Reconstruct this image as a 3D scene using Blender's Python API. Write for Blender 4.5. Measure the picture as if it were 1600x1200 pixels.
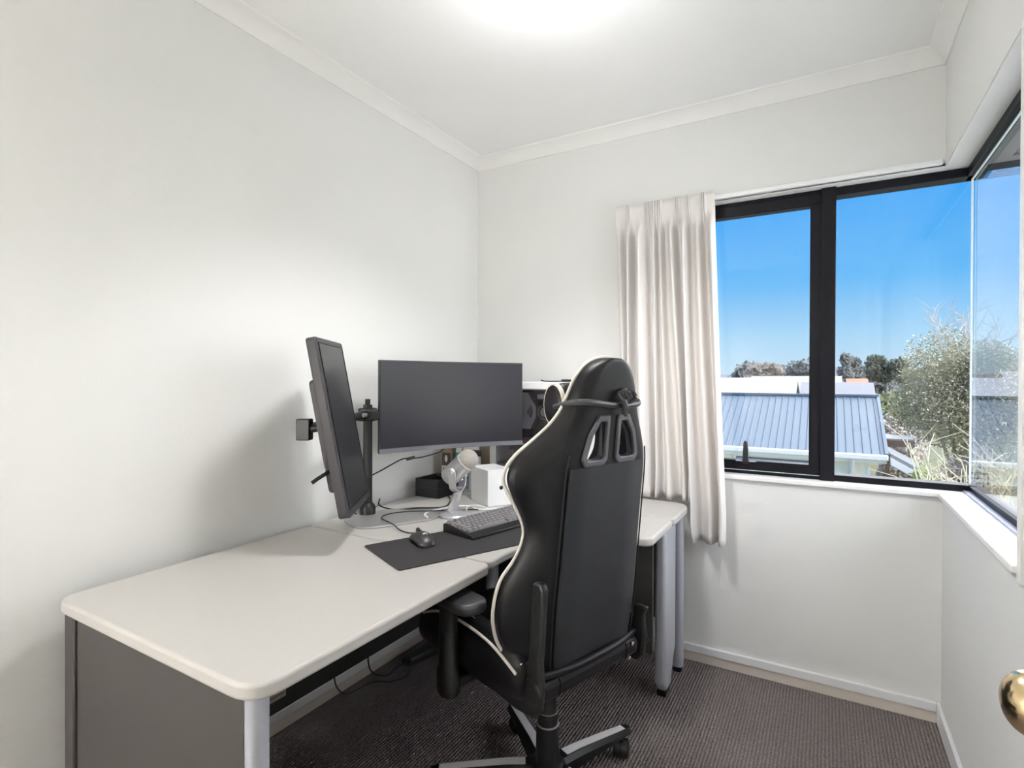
import bpy, bmesh, math, random
from mathutils import Vector, Matrix
random.seed(7)
R = math.radians
sc = bpy.context.scene
for o in list(bpy.data.objects): bpy.data.objects.remove(o)
COL = sc.collection

# ------------------------------------------------------------------ camera
CAM = Vector((1.667, -2.477, 1.242))
yaw, pitch, roll = 0.52794, -0.00576, 0.00376
fw = Vector((-math.sin(yaw)*math.cos(pitch), math.cos(yaw)*math.cos(pitch), math.sin(pitch)))
rt = Vector((math.cos(yaw), math.sin(yaw), 0)); up = rt.cross(fw)
rt2 = rt*math.cos(roll) + up*math.sin(roll); up2 = up*math.cos(roll) - rt*math.sin(roll)
cd = bpy.data.cameras.new('camera'); cam = bpy.data.objects.new('camera', cd); COL.objects.link(cam)
cam.matrix_world = Matrix(((rt2.x, up2.x, -fw.x, CAM.x), (rt2.y, up2.y, -fw.y, CAM.y), (rt2.z, up2.z, -fw.z, CAM.z), (0, 0, 0, 1)))
cd.sensor_width = 36; cd.lens = 842.36/1600*36; cd.shift_y = -0.0006; cd.clip_start = 0.02; cd.clip_end = 1000
sc.camera = cam
# ------------------------------------------------------------------ view
vs = sc.view_settings
vs.view_transform = 'Standard'; vs.look = 'None'; vs.gamma = 1; vs.use_curve_mapping = False; vs.exposure = 0.70
# ------------------------------------------------------------------ sky
wd = bpy.data.worlds.new('sky'); sc.world = wd; wd.use_nodes = True
nt = wd.node_tree; nt.nodes.clear()
tc = nt.nodes.new('ShaderNodeTexCoord'); sp = nt.nodes.new('ShaderNodeSeparateXYZ'); rp = nt.nodes.new('ShaderNodeValToRGB')
bg = nt.nodes.new('ShaderNodeBackground'); wo = nt.nodes.new('ShaderNodeOutputWorld')
nt.links.new(tc.outputs['Generated'], sp.inputs[0]); nt.links.new(sp.outputs['Z'], rp.inputs[0])
nt.links.new(rp.outputs[0], bg.inputs[0]); nt.links.new(bg.outputs[0], wo.inputs[0]); bg.inputs[1].default_value = 0.61
cr = rp.color_ramp
cr.elements[0].position = 0.0; cr.elements[0].color = (.64, .83, .97, 1)
cr.elements[1].position = 1.0; cr.elements[1].color = (.05, .26, .80, 1)
for p_, c_ in ((.07, (.42, .72, .98, 1)), (.16, (.135, .52, 1, 1)), (.30, (.055, .41, 1, 1))):
    e = cr.elements.new(p_); e.color = c_
# ------------------------------------------------------------------ sun: hazy, low, entering by the corner windows
sd = bpy.data.lights.new('sun', 'SUN'); sun = bpy.data.objects.new('sun', sd); COL.objects.link(sun)
sd.energy = 8.7; sd.angle = R(138); sd.color = (1.0, .97, .93)
sun.rotation_euler = Vector((-1.0, -.42, -.46)).to_track_quat('-Z', 'Y').to_euler()

# ================================================================== materials
MATS = {}
def mat(name, col, rough=.5, metal=0.0, noise=None, bump=None, spec=.5, emit=None, var=None, coat=0.0, transl=None):
    """noise=(scale, strength) colour mottling, bump=(kind, scale, strength)"""
    m = bpy.data.materials.new(name); m.use_nodes = True; n = m.node_tree.nodes; L = m.node_tree.links
    b = n['Principled BSDF']; c = (*col, 1)
    b.inputs['Base Color'].default_value = c; b.inputs['Roughness'].default_value = rough; b.inputs['Metallic'].default_value = metal
    b.inputs['Specular IOR Level'].default_value = spec; b.inputs['Coat Weight'].default_value = coat
    t = n.new('ShaderNodeTexCoord')
    ns = noise or (40, .04)
    tx = n.new('ShaderNodeTexNoise'); tx.inputs['Scale'].default_value = ns[0]; tx.inputs['Detail'].default_value = 4
    L.new(t.outputs['Object'], tx.inputs['Vector'])
    mp = n.new('ShaderNodeMapRange'); mp.inputs[1].default_value = .25; mp.inputs[2].default_value = .75
    mp.inputs[3].default_value = 1-ns[1]; mp.inputs[4].default_value = 1+ns[1]
    L.new(tx.outputs[0], mp.inputs[0])
    hs = n.new('ShaderNodeHueSaturation'); hs.inputs['Color'].default_value = c
    L.new(mp.outputs[0], hs.inputs['Value']); L.new(hs.outputs[0], b.inputs['Base Color'])
    if bump:
        k, s, st = bump
        if k == 'noise':
            g = n.new('ShaderNodeTexNoise'); g.inputs['Scale'].default_value = s; g.inputs['Detail'].default_value = 3; out = g.outputs[0]
        else:
            g = n.new('ShaderNodeTexVoronoi'); g.inputs['Scale'].default_value = s; out = g.outputs[0]
        L.new(t.outputs['Object'], g.inputs['Vector'])
        bp = n.new('ShaderNodeBump'); bp.inputs['Strength'].default_value = st; bp.inputs['Distance'].default_value = .004
        L.new(out, bp.inputs['Height']); L.new(bp.outputs[0], b.inputs['Normal'])
    if emit:
        b.inputs['Emission Color'].default_value = (*emit[0], 1); b.inputs['Emission Strength'].default_value = emit[1]
    if transl:
        tr = n.new('ShaderNodeBsdfTranslucent'); tr.inputs[0].default_value = (*transl[1], 1)
        mx = n.new('ShaderNodeMixShader'); mx.inputs[0].default_value = transl[0]
        L.new(b.outputs[0], mx.inputs[1]); L.new(tr.outputs[0], mx.inputs[2]); L.new(mx.outputs[0], n['Material Output'].inputs[0])
    MATS[name] = m; return m

def wallpaper():
    m = mat('wallpaper', (.79, .79, .775), .85, noise=(1.5, .012)); n = m.node_tree.nodes; L = m.node_tree.links
    t = n.new('ShaderNodeTexCoord'); b = n['Principled BSDF']
    w1 = n.new('ShaderNodeTexNoise'); w1.inputs['Scale'].default_value = 1; w1.inputs['Detail'].default_value = 2
    mpg = n.new('ShaderNodeMapping'); mpg.inputs['Scale'].default_value = (90, 90, 420)
    L.new(t.outputs['Object'], mpg.inputs[0]); L.new(mpg.outputs[0], w1.inputs['Vector'])
    w2 = n.new('ShaderNodeTexNoise'); mp2 = n.new('ShaderNodeMapping'); mp2.inputs['Scale'].default_value = (420, 420, 60)
    L.new(t.outputs['Object'], mp2.inputs[0]); L.new(mp2.outputs[0], w2.inputs['Vector']); w2.inputs['Scale'].default_value = 1
    ad = n.new('ShaderNodeMath'); ad.operation = 'ADD'; L.new(w1.outputs[0], ad.inputs[0]); L.new(w2.outputs[0], ad.inputs[1])
    bp = n.new('ShaderNodeBump'); bp.inputs['Strength'].default_value = .22; bp.inputs['Distance'].default_value = .0012
    L.new(ad.outputs[0], bp.inputs['Height']); L.new(bp.outputs[0], b.inputs['Normal'])
    return m
def carpet():
    m = mat('carpet', (.255, .220, .210), .95, noise=(260, .45), spec=.1); n = m.node_tree.nodes; L = m.node_tree.links
    t = n.new('ShaderNodeTexCoord'); b = n['Principled BSDF']
    w = n.new('ShaderNodeTexWave'); w.bands_direction = 'X'; w.inputs['Scale'].default_value = 28; w.inputs['Distortion'].default_value = 1.2
    w.inputs['Detail'].default_value = 2; w.inputs['Detail Scale'].default_value = 6
    mg = n.new('ShaderNodeMapping'); mg.inputs['Rotation'].default_value = (0, 0, R(0))
    L.new(t.outputs['Object'], mg.inputs[0]); L.new(mg.outputs[0], w.inputs['Vector'])
    v = n.new('ShaderNodeTexVoronoi'); v.inputs['Scale'].default_value = 170; L.new(t.outputs['Object'], v.inputs['Vector'])
    ad = n.new('ShaderNodeMath'); ad.operation = 'SUBTRACT'; L.new(w.outputs[1], ad.inputs[0]); L.new(v.outputs[0], ad.inputs[1])
    bp = n.new('ShaderNodeBump'); bp.inputs['Strength'].default_value = .8; bp.inputs['Distance'].default_value = .006
    L.new(ad.outputs[0], bp.inputs['Height']); L.new(bp.outputs[0], b.inputs['Normal'])
    hs = [x for x in n if x.bl_idname == 'ShaderNodeHueSaturation'][0]
    mr = n.new('ShaderNodeMapRange'); mr.inputs[1].default_value = -.6; mr.inputs[2].default_value = 1; mr.inputs[3].default_value = .62; mr.inputs[4].default_value = 1.3
    L.new(ad.outputs[0], mr.inputs[0])
    mm = n.new('ShaderNodeMath'); mm.operation = 'MULTIPLY'; old = hs.inputs['Value'].links[0].from_socket
    L.new(old, mm.inputs[0]); L.new(mr.outputs[0], mm.inputs[1]); L.new(mm.outputs[0], hs.inputs['Value'])
    return m
def glass(name, tint=(1, 1, 1), ior=1.5, rough=0.0):
    m = bpy.data.materials.new(name); m.use_nodes = True; n = m.node_tree.nodes; L = m.node_tree.links; n.clear()
    tr = n.new('ShaderNodeBsdfTransparent'); tr.inputs[0].default_value = (*tint, 1)
    gl = n.new('ShaderNodeBsdfGlossy'); gl.inputs['Roughness'].default_value = rough
    lw = n.new('ShaderNodeLayerWeight'); lw.inputs[0].default_value = .5
    pw = n.new('ShaderNodeMath'); pw.operation = 'POWER'; pw.inputs[1].default_value = 5; L.new(lw.outputs['Facing'], pw.inputs[0])
    fr = n.new('ShaderNodeMath'); fr.operation = 'MULTIPLY_ADD'; r0 = ((ior-1)/(ior+1))**2; fr.inputs[1].default_value = 1-r0; fr.inputs[2].default_value = r0; L.new(pw.outputs[0], fr.inputs[0])
    mx = n.new('ShaderNodeMixShader'); o = n.new('ShaderNodeOutputMaterial')
    L.new(fr.outputs[0], mx.inputs[0]); L.new(tr.outputs[0], mx.inputs[1]); L.new(gl.outputs[0], mx.inputs[2]); L.new(mx.outputs[0], o.inputs[0])
    MATS[name] = m; return m

M_wall = wallpaper(); M_carpet = carpet()
M_ceil = mat('ceiling_paint', (.94, .94, .925), .9, noise=(3, .01))
M_trim = mat('white_trim', (.86, .855, .83), .45, noise=(6, .015))
M_sill = mat('sill_paint', (.88, .875, .86), .35, noise=(6, .01))
M_beige = mat('beige_skirting', (.66, .60, .54), .5, noise=(8, .03))
M_duct = mat('white_trunking', (.84, .84, .86), .35, noise=(8, .01))
M_alu = mat('black_aluminium', (.005, .005, .008), .45, noise=(30, .1), spec=.15)
M_chan = mat('grey_channel', (.42, .42, .52), .35, metal=.5, noise=(30, .05))
M_glass = glass('window_glass')
M_seal = mat('glass_edge', (.75, .84, .86), .3)
M_desk = mat('desk_laminate', (.495, .475, .455), .42, noise=(220, .02))
M_dgrey = mat('desk_grey', (.032, .0275, .026), .5, noise=(150, .04))
M_dleg = mat('desk_leg_metal', (.50, .52, .58), .38, metal=.25, noise=(80, .03))
M_dark = mat('dark_panel', (.030, .029, .028), .6, noise=(60, .1))
M_blk = mat('black_plastic', (.010, .010, .011), .42, noise=(90, .1), spec=.35)
M_blk2 = mat('black_satin', (.035, .034, .038), .35, noise=(90, .08))
M_lea = mat('black_leather', (.005, .0045, .006), .40, noise=(14, .12), spec=.25, bump=('noise', 420, .10))
M_leag = mat('back_panel_leather', (.015, .016, .020), .42, noise=(9, .10), spec=.36, bump=('noise', 380, .10))
M_pip = mat('white_piping', (.78, .73, .66), .5, noise=(60, .06))
M_bez = mat('grey_bezel', (.09, .09, .105), .35, noise=(60, .05))
M_scr = mat('screen_glass', (.010, .010, .015), .26, noise=(4, .1), spec=.30)
M_scr2 = mat('matte_screen', (.022, .021, .024), .30, noise=(4, .1), spec=.4)
M_mframe = mat('monitor_frame', (.040, .037, .041), .42, noise=(60, .06), spec=.35)
M_silver = mat('silver_metal', (.62, .62, .64), .32, metal=.7, noise=(80, .03))
M_plate = mat('stand_plate', (.40, .39, .385), .38, metal=.45, noise=(90, .03))
M_mesh = mat('mic_mesh', (.62, .58, .53), .6, metal=.3, noise=(500, .35), bump=('voronoi', 700, .8))
M_pad = mat('mouse_pad_cloth', (.040, .038, .040), .85, noise=(400, .15), spec=.2)
M_key = mat('key_plastic', (.21, .20, .205), .45, noise=(80, .05))
M_white = mat('white_plastic', (.85, .85, .85), .4, noise=(40, .01))
M_card = mat('brown_card', (.30, .23, .17), .8, noise=(30, .08))
M_dkcard = mat('dark_brown_card', (.06, .045, .042), .7, noise=(30, .1))
M_teal = mat('teal_plastic', (.0, .33, .36), .4, noise=(30, .06))
M_clear = mat('cloudy_plastic', (.62, .62, .66), .25, noise=(12, .18))
M_pcin = mat('circuit_board', (.11, .105, .115), .55, noise=(35, .35))
M_pcred = mat('dark_red_board', (.10, .055, .06), .5, noise=(60, .25))
M_pcg = mat('graphite_metal', (.26, .26, .28), .35, metal=.6, noise=(30, .08))
M_pcw = mat('brushed_heatsink', (.50, .50, .52), .35, metal=.6, noise=(30, .05))
M_pcglass = glass('tinted_glass', (.90, .89, .91), 1.45, .02)
M_cur = mat('curtain_cloth', (.91, .885, .868), .85, noise=(180, .03), transl=(.16, (.85, .74, .64)))
M_brass = mat('brass', (.72, .56, .33), .16, metal=1.0, noise=(6, .1))
M_lglass = mat('frosted_lamp_glass', (.92, .95, .96), .25, noise=(70, .03), emit=((.93, .97, 1), .35))
M_chr = mat('chrome', (.75, .76, .78), .12, metal=1.0)
M_inlay = mat('white_inlay', (.80, .78, .78), .3, noise=(30, .02))
# outdoors
M_roof = mat('blue_roof_steel', (.165, .225, .275), .5, noise=(.7, .06))
M_rib = mat('roof_rib_steel', (.13, .18, .225), .5, noise=(.7, .06))
M_wroof = mat('white_roof_steel', (.50, .53, .56), .5, noise=(.7, .02))
M_groof = mat('grey_roof_steel', (.21, .22, .24), .5, noise=(.8, .05))
M_oroof = mat('orange_roof_tile', (.62, .25, .14), .7, noise=(3, .15))
M_board = mat('cream_weatherboard', (.93, .89, .76), .7, noise=(5, .03))
M_board2 = mat('tan_wall', (.50, .40, .32), .8, noise=(3, .06))
M_gut = mat('white_gutter', (.92, .91, .89), .4, noise=(5, .02))
M_shut = mat('blind_slat', (.55, .58, .63), .5)
M_hglass = mat('dark_window', (.12, .14, .17), .15)
M_timber = mat('dark_timber', (.09, .06, .05), .8, noise=(20, .2))
M_ground = mat('ground_grass', (.16, .17, .09), .95, noise=(.4, .35))
M_conc = mat('driveway', (.42, .41, .40), .9, noise=(2, .1))
M_leaf = mat('olive_leaf', (.35, .315, .18), .7, noise=(3, .45), transl=(.25, (.22, .25, .08)))
M_leafp = mat('pale_blossom', (.95, .90, .80), .8, noise=(4, .1))
M_leafd = mat('dark_leaf', (.10, .115, .075), .8, noise=(4, .4))
M_leaff = mat('far_pine', (.21, .215, .205), .9, noise=(.6, .35))
M_leafb = mat('far_brown_scrub', (.33, .28, .24), .9, noise=(.5, .3))
M_leafg = mat('far_green_scrub', (.32, .34, .19), .9, noise=(.5, .35))
M_leafy = mat('bright_leaf', (.22, .28, .06), .7, noise=(4, .3), transl=(.25, (.3, .35, .05)))
M_twig = mat('pale_twig', (.80, .71, .50), .85, noise=(10, .15))
M_bark = mat('grey_bark', (.30, .26, .22), .9, noise=(8, .25))
M_hill = mat('far_hill', (.17, .19, .20), 1, noise=(.05, .3))
M_hedge = mat('grey_twig', (.60, .53, .49), .9, noise=(6, .25))
M_eave = mat('dark_soffit', (.055, .06, .075), .7, noise=(3, .05))
M_mark = mat('mark_white', (.80, .82, .85), .5)

# ================================================================== mesh helpers
class B:
    def __init__(s): s.bm = bmesh.new()
    def box(s, c, d, rot=None, taper=None):
        vs_ = []
        for z in (-.5, .5):
            for x, y in ((-.5, -.5), (.5, -.5), (.5, .5), (-.5, .5)):
                k = taper if (taper and z > 0) else 1
                v = Vector((x*d[0]*k, y*d[1]*k, z*d[2]))
                if rot is not None: v = rot @ v
                vs_.append(s.bm.verts.new(v+Vector(c)))
        for f in ((3, 2, 1, 0), (4, 5, 6, 7), (0, 1, 5, 4), (1, 2, 6, 5), (2, 3, 7, 6), (3, 0, 4, 7)):
            s.bm.faces.new([vs_[i] for i in f])
        return s
    def b2(s, a, b):
        a = Vector(a); b = Vector(b); return s.box((a+b)/2, b-a)
    def prism(s, pts, z0, z1, fn=None):
        fn = fn or (lambda x, y, z: (x, y, z))
        lo = [s.bm.verts.new(fn(x, y, z0)) for x, y in pts]; hi = [s.bm.verts.new(fn(x, y, z1)) for x, y in pts]
        n = len(pts)
        s.bm.faces.new(lo[::-1]); s.bm.faces.new(hi)
        for i in range(n): s.bm.faces.new((lo[i], lo[(i+1) % n], hi[(i+1) % n], hi[i]))
        return s
    def ringprism(s, outer, inner, fo, fi):
        """frame between two outlines with the same number of points; fo / fi map (x,y)->front / back points"""
        n = len(outer)
        A = [s.bm.verts.new(fo(*q)) for q in outer]; Bq = [s.bm.verts.new(fo(*q)) for q in inner]
        Cq = [s.bm.verts.new(fi(*q)) for q in outer]; D = [s.bm.verts.new(fi(*q)) for q in inner]
        for i in range(n):
            j = (i+1) % n
            s.bm.faces.new((A[i], A[j], Bq[j], Bq[i])); s.bm.faces.new((C_ := (Cq[j], Cq[i], D[i], D[j])))
            s.bm.faces.new((A[j], A[i], Cq[i], Cq[j])); s.bm.faces.new((Bq[i], Bq[j], D[j], D[i]))
        return s
    def loft(s, rings, cap=True, closed=True):
        rs = [[s.bm.verts.new(p) for p in r] for r in rings]; n = len(rs[0])
        for a, b in zip(rs[:-1], rs[1:]):
            for i in range(n if closed else n-1):
                s.bm.faces.new((a[i], a[(i+1) % n], b[(i+1) % n], b[i]))
        if cap and closed: s.bm.faces.new(rs[0][::-1]); s.bm.faces.new(rs[-1])
        return s
    def lathe(s, prof, seg=28, M=None):
        M = M or Matrix()
        rings = [[M @ Vector((r*math.cos(2*math.pi*i/seg), r*math.sin(2*math.pi*i/seg), z)) for i in range(seg)] for r, z in prof]
        return s.loft(rings)
    def tube(s, pts, r, seg=8, taper=None):
        pts = [Vector(p) for p in pts]; n = len(pts); rings = []; pv = None
        for i, p in enumerate(pts):
            t = (pts[min(i+1, n-1)]-pts[max(i-1, 0)]).normalized()
            if pv is None:
                a = Vector((0, 0, 1)) if abs(t.z) < .9 else Vector((1, 0, 0)); pv = t.cross(a).normalized()
            else:
                pv = (pv-t*pv.dot(t)).normalized()
            q = t.cross(pv); rr = r if taper is None else r*(1+(taper-1)*i/(n-1))
            rings.append([p+pv*math.cos(2*math.pi*k/seg)*rr+q*math.sin(2*math.pi*k/seg)*rr for k in range(seg)])
        return s.loft(rings)
    def mesh(s, name, smooth=True, ang=.7):
        bmesh.ops.recalc_face_normals(s.bm, faces=s.bm.faces)
        me = bpy.data.meshes.new(name); s.bm.to_mesh(me); s.bm.free()
        if smooth:
            me.polygons.foreach_set('use_smooth', [True]*len(me.polygons)); me.set_sharp_from_angle(angle=ang)
        return me
    def obj(s, name, m, parent=None, bevel=0, seg=2, sub=0, smooth=True, ang=.7):
        return link(name, s.mesh(name, smooth, ang), m, parent, bevel, seg, sub)
def link(name, me, m, parent=None, bevel=0, seg=2, sub=0):
    if m is not None and not me.materials: me.materials.append(m)
    o = bpy.data.objects.new(name, me); COL.objects.link(o); o.parent = parent
    if bevel:
        b = o.modifiers.new('bevel', 'BEVEL'); b.width = bevel; b.segments = seg; b.limit_method = 'ANGLE'; b.angle_limit = R(35)
        b.harden_normals = False
    if sub:
        u = o.modifiers.new('sub', 'SUBSURF'); u.levels = sub; u.render_levels = sub
    return o
def root(name, loc, rz=0):
    o = bpy.data.objects.new(name, None); COL.objects.link(o); o.location = loc; o.rotation_euler = (0, 0, rz); o.empty_display_size = .05
    return o
def tag(o, label, cat, group=None, kind=None):
    o['label'] = label; o['category'] = cat
    if group: o['group'] = group
    if kind: o['kind'] = kind
    return o
def struct(o, label, cat): return tag(o, label, cat, kind='structure')
def spline(pts, n=8, closed=False):
    pts = [Vector(p) for p in pts]; out = []; m = len(pts)
    for i in range(m if closed else m-1):
        p1, p2 = pts[i], pts[(i+1) % m]
        p0 = pts[(i-1) % m] if (closed or i) else p1*2-p2
        p3 = pts[(i+2) % m] if (closed or i+2 < m) else p2*2-p1
        for k in range(n):
            t = k/n
            out.append(.5*((2*p1)+(p2-p0)*t+(2*p0-5*p1+4*p2-p3)*t*t+(3*p1-p0-3*p2+p3)*t*t*t))
    if not closed: out.append(pts[-1])
    return out
def rounded(pts, rad, seg=6):
    """round corners of a polygon; rad may be one number or one per corner"""
    out = []; n = len(pts)
    for i in range(n):
        r_ = rad[i] if isinstance(rad, (list, tuple)) else rad
        p = Vector(pts[i]); a = Vector(pts[i-1])-p; b = Vector(pts[(i+1) % n])-p
        if r_ <= 0: out.append((p.x, p.y)); continue
        la, lb = a.length, b.length; a.normalize(); b.normalize()
        d = min(r_, la*.49, lb*.49); A = p+a*d; Bq = p+b*d
        for k in range(seg+1):
            t = k/seg; q = A*(1-t)**2+p*2*t*(1-t)+Bq*t*t; out.append((q.x, q.y))
    return out

# ================================================================== the room
W, CZ, NY = 2.034, 2.446, -2.46      # right wall, ceiling, near wall
ZS, ZH = .822, 2.0245                # underside of sill board, window head
JY = -.904                           # near end of the right window
struct(B().b2((-.14, NY-1.3, -.12), (W+.16, .16, 0)).obj('floor', M_carpet), 'dark brown-grey ribbed loop pile carpet', 'floor')
struct(B().b2((-.14, NY-1.3, CZ), (W+.16, .16, CZ+.12)).obj('ceiling', M_ceil), 'flat white painted ceiling', 'ceiling')
struct(B().b2((-.12, NY-1.3, 0), (0, .14, CZ)).obj('wall_left', M_wall), 'off-white woven texture wallpaper wall behind the desk', 'wall')
b = B(); b.b2((0, 0, 0), (.90, .14, CZ)); b.b2((.90, 0, 0), (W, .14, ZS)); b.b2((.90, 0, ZH), (W+.14, .14, CZ))
struct(b.obj('wall_back', M_wall), 'off-white wall around the black framed window', 'wall')
b = B(); b.b2((W, NY-1.3, 0), (W+.14, JY-.02, CZ)); b.b2((W, JY-.02, 0), (W+.14, .14, ZS)); b.b2((W, JY-.02, ZH), (W+.14, 0, CZ))
struct(b.obj('wall_right', M_wall), 'off-white wall under the corner window on the right', 'wall')
b = B(); b.b2((0, NY-1.4, 0), (W, NY-1.3, CZ))
struct(b.obj('wall_near', M_wall), 'off-white wall behind the camera', 'wall')
# cornices
def cornice(name, p0, p1, inw, lab):
    b = B(); c = .056; prof = [(0, 0), (.004, 0), (.010, .006)] + [(c-.006-(c-.016)*math.cos(t), .006+(c-.016)*math.sin(t)) for t in [k*math.pi/2/5 for k in range(1, 5)]] + [(c-.006, c-.010), (c, c-.004), (c, c), (0, c)]
    d = Vector(inw)
    prof = [(0, 0), (.005, 0), (.009, .008), (.018, .024), (.032, .038), (.046, .047), (.052, .050), (.056, .056), (0, .056)]
    rings = [[Vector((*q, CZ-.056+z))+Vector((d.x*x, d.y*x, 0)) for x, z in prof] for q in (p0, p1)]
    b.loft(rings); struct(b.obj(name, M_trim, ang=.3), lab, 'cornice')
cornice('trim_1', (0, NY), (0, 0), (1, 0), 'white coved cornice along the left wall')
cornice('trim_2', (0, 0), (W, 0), (0, -1), 'white coved cornice above the window wall')
cornice('trim_3', (W, 0), (W, NY), (-1, 0), 'white coved cornice along the right wall')
# skirting: beige board with a white cable duct on top of it
o = B().b2((0, NY, 0), (.010, 0, .042)).obj('baseboard_left', M_beige, bevel=.002); struct(o, 'beige skirting with white duct on the left wall', 'skirting')
B().b2((0, NY, .042), (.016, 0, .076)).obj('cable_duct', M_duct, o, bevel=.003)
o = B().b2((.016, -.010, 0), (W-.014, 0, .042)).obj('baseboard_back', M_beige, bevel=.002); struct(o, 'beige skirting with white duct under the window wall', 'skirting')
B().b2((.016, -.016, .042), (W-.014, 0, .076)).obj('cable_duct', M_duct, o, bevel=.003)
o = B().b2((W-.014, NY, 0), (W, 0, .074)).obj('baseboard_right', M_duct, bevel=.004); struct(o, 'plain white skirting on the right wall', 'skirting')
# ------------------------------------------------------------------ windows
GY, GX = .085, 2.128      # glass planes
FZ0, FZ1 = .842, ZH-.004  # frame bottom / top
# sill boards and head lining, end jamb
o = B().prism([(.88, -.016), (W-.016, -.016), (W-.016, JY), (W+.10, JY), (W+.10, .10), (.88, .10)], ZS, FZ0).obj('trim_4', M_sill, bevel=.004); struct(o, 'white window sill board turning the room corner', 'window sill')
o = B().prism([(.90, .0), (W+.002, .0), (W+.002, JY), (W+.10, JY), (W+.10, .10), (.90, .10)], ZH-.004, ZH+.008).obj('trim_5', M_trim); struct(o, 'white head lining above the corner window', 'window lining')
o = B().b2((W-.006, JY-.03, ZS-.017), (W+.12, JY, ZH+.004)).obj('trim_6', M_trim, bevel=.003); struct(o, 'white upright jamb closing the right window', 'window jamb')
# back window: fixed frame, casement, mullion
w1 = root('window_1', (0, 0, 0)); struct(w1, 'black aluminium window with an opening casement beside a fixed pane', 'window')
B().b2((.96, .045, FZ1-.033), (GX+.012, .115, FZ1)).obj('head_frame', M_alu, w1, bevel=.003)
B().b2((.96, .045, FZ0), (GX+.012, .115, FZ0+.024)).obj('bottom_frame', M_alu, w1, bevel=.003)
B().b2((1.645, .030, FZ0), (1.697, .115, FZ1)).obj('mullion', M_alu, w1, bevel=.003)
B().b2((.93, .045, FZ0), (.975, .115, FZ1)).obj('side_frame', M_alu, w1, bevel=.003)
sash = root('casement', (0, 0, 0)); sash.parent = w1
b = B()
b.b2((.975, .04, FZ0+.018), (1.645, .09, FZ0+.058)); b.b2((.975, .04, FZ1-.062), (1.645, .09, FZ1-.014))
b.b2((.975, .04, FZ0+.05), (1.02, .09, FZ1-.05)); b.b2((1.606, .04, FZ0+.05), (1.648, .09, FZ1-.05))
sf = b.obj('casement_frame', M_alu, w1, bevel=.003)
B().b2((1.01, .066, FZ0+.05), (1.612, .071, FZ1-.055)).obj('pane', M_glass, w1)
B().b2((.975, .0375, FZ0+.016), (1.645, .0395, FZ0+.018)).obj('seal_strip', M_seal, w1)
bpy.data.objects.remove(sash)
hd = B().b2((1.352, .028, FZ0+.045), (1.388, .045, FZ0+.062)).obj('latch', M_alu, w1, bevel=.004)
b = B(); b.loft([[Vector((1.370+x*w_, .020+y*.012, z)) for x, y in ((-1, -1), (1, -1), (1, 1), (-1, 1))] for z, w_ in ((FZ0+.052, .011), (FZ0+.10, .010), (FZ0+.135, .008), (FZ0+.146, .004))])
b.obj('handle', M_blk, hd, bevel=.003)
B().b2((1.33, .028, FZ0+.055), (1.412, .040, FZ0+.060)).obj('latch_plate', M_chr, hd)
B().b2((1.69, GY-.003, FZ0+.016), (GX-.003, GY+.003, FZ1-.026)).obj('fixed_pane', M_glass, w1)
w2 = root('window_2', (0, 0, 0)); struct(w2, 'fixed pane on the right butted to the corner glass', 'window')
B().b2((GX-.022, JY, FZ1-.033), (GX+.03, GY+.02, FZ1)).obj('head_frame', M_alu, w2, bevel=.003)
B().b2((GX-.012, JY, FZ0), (GX+.03, GY+.02, FZ0+.022)).obj('bottom_frame', M_alu, w2, bevel=.003)
B().b2((GX-.030, JY, FZ0), (GX-.012, GY-.03, FZ0+.006)).obj('drain_channel', M_chan, w2)
B().b2((GX-.003, JY, FZ0+.016), (GX+.003, GY+.003, FZ1-.026)).obj('fixed_pane', M_glass, w2)
B().b2((GX-.006, GY-.007, FZ0+.016), (GX, GY-.001, FZ1-.026)).obj('corner_seal', M_seal, w2)
B().b2((GX-.006, JY, FZ1-.038), (GX+.0, GY-.01, FZ1-.032)).obj('edge_strip', M_seal, w2)
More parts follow.
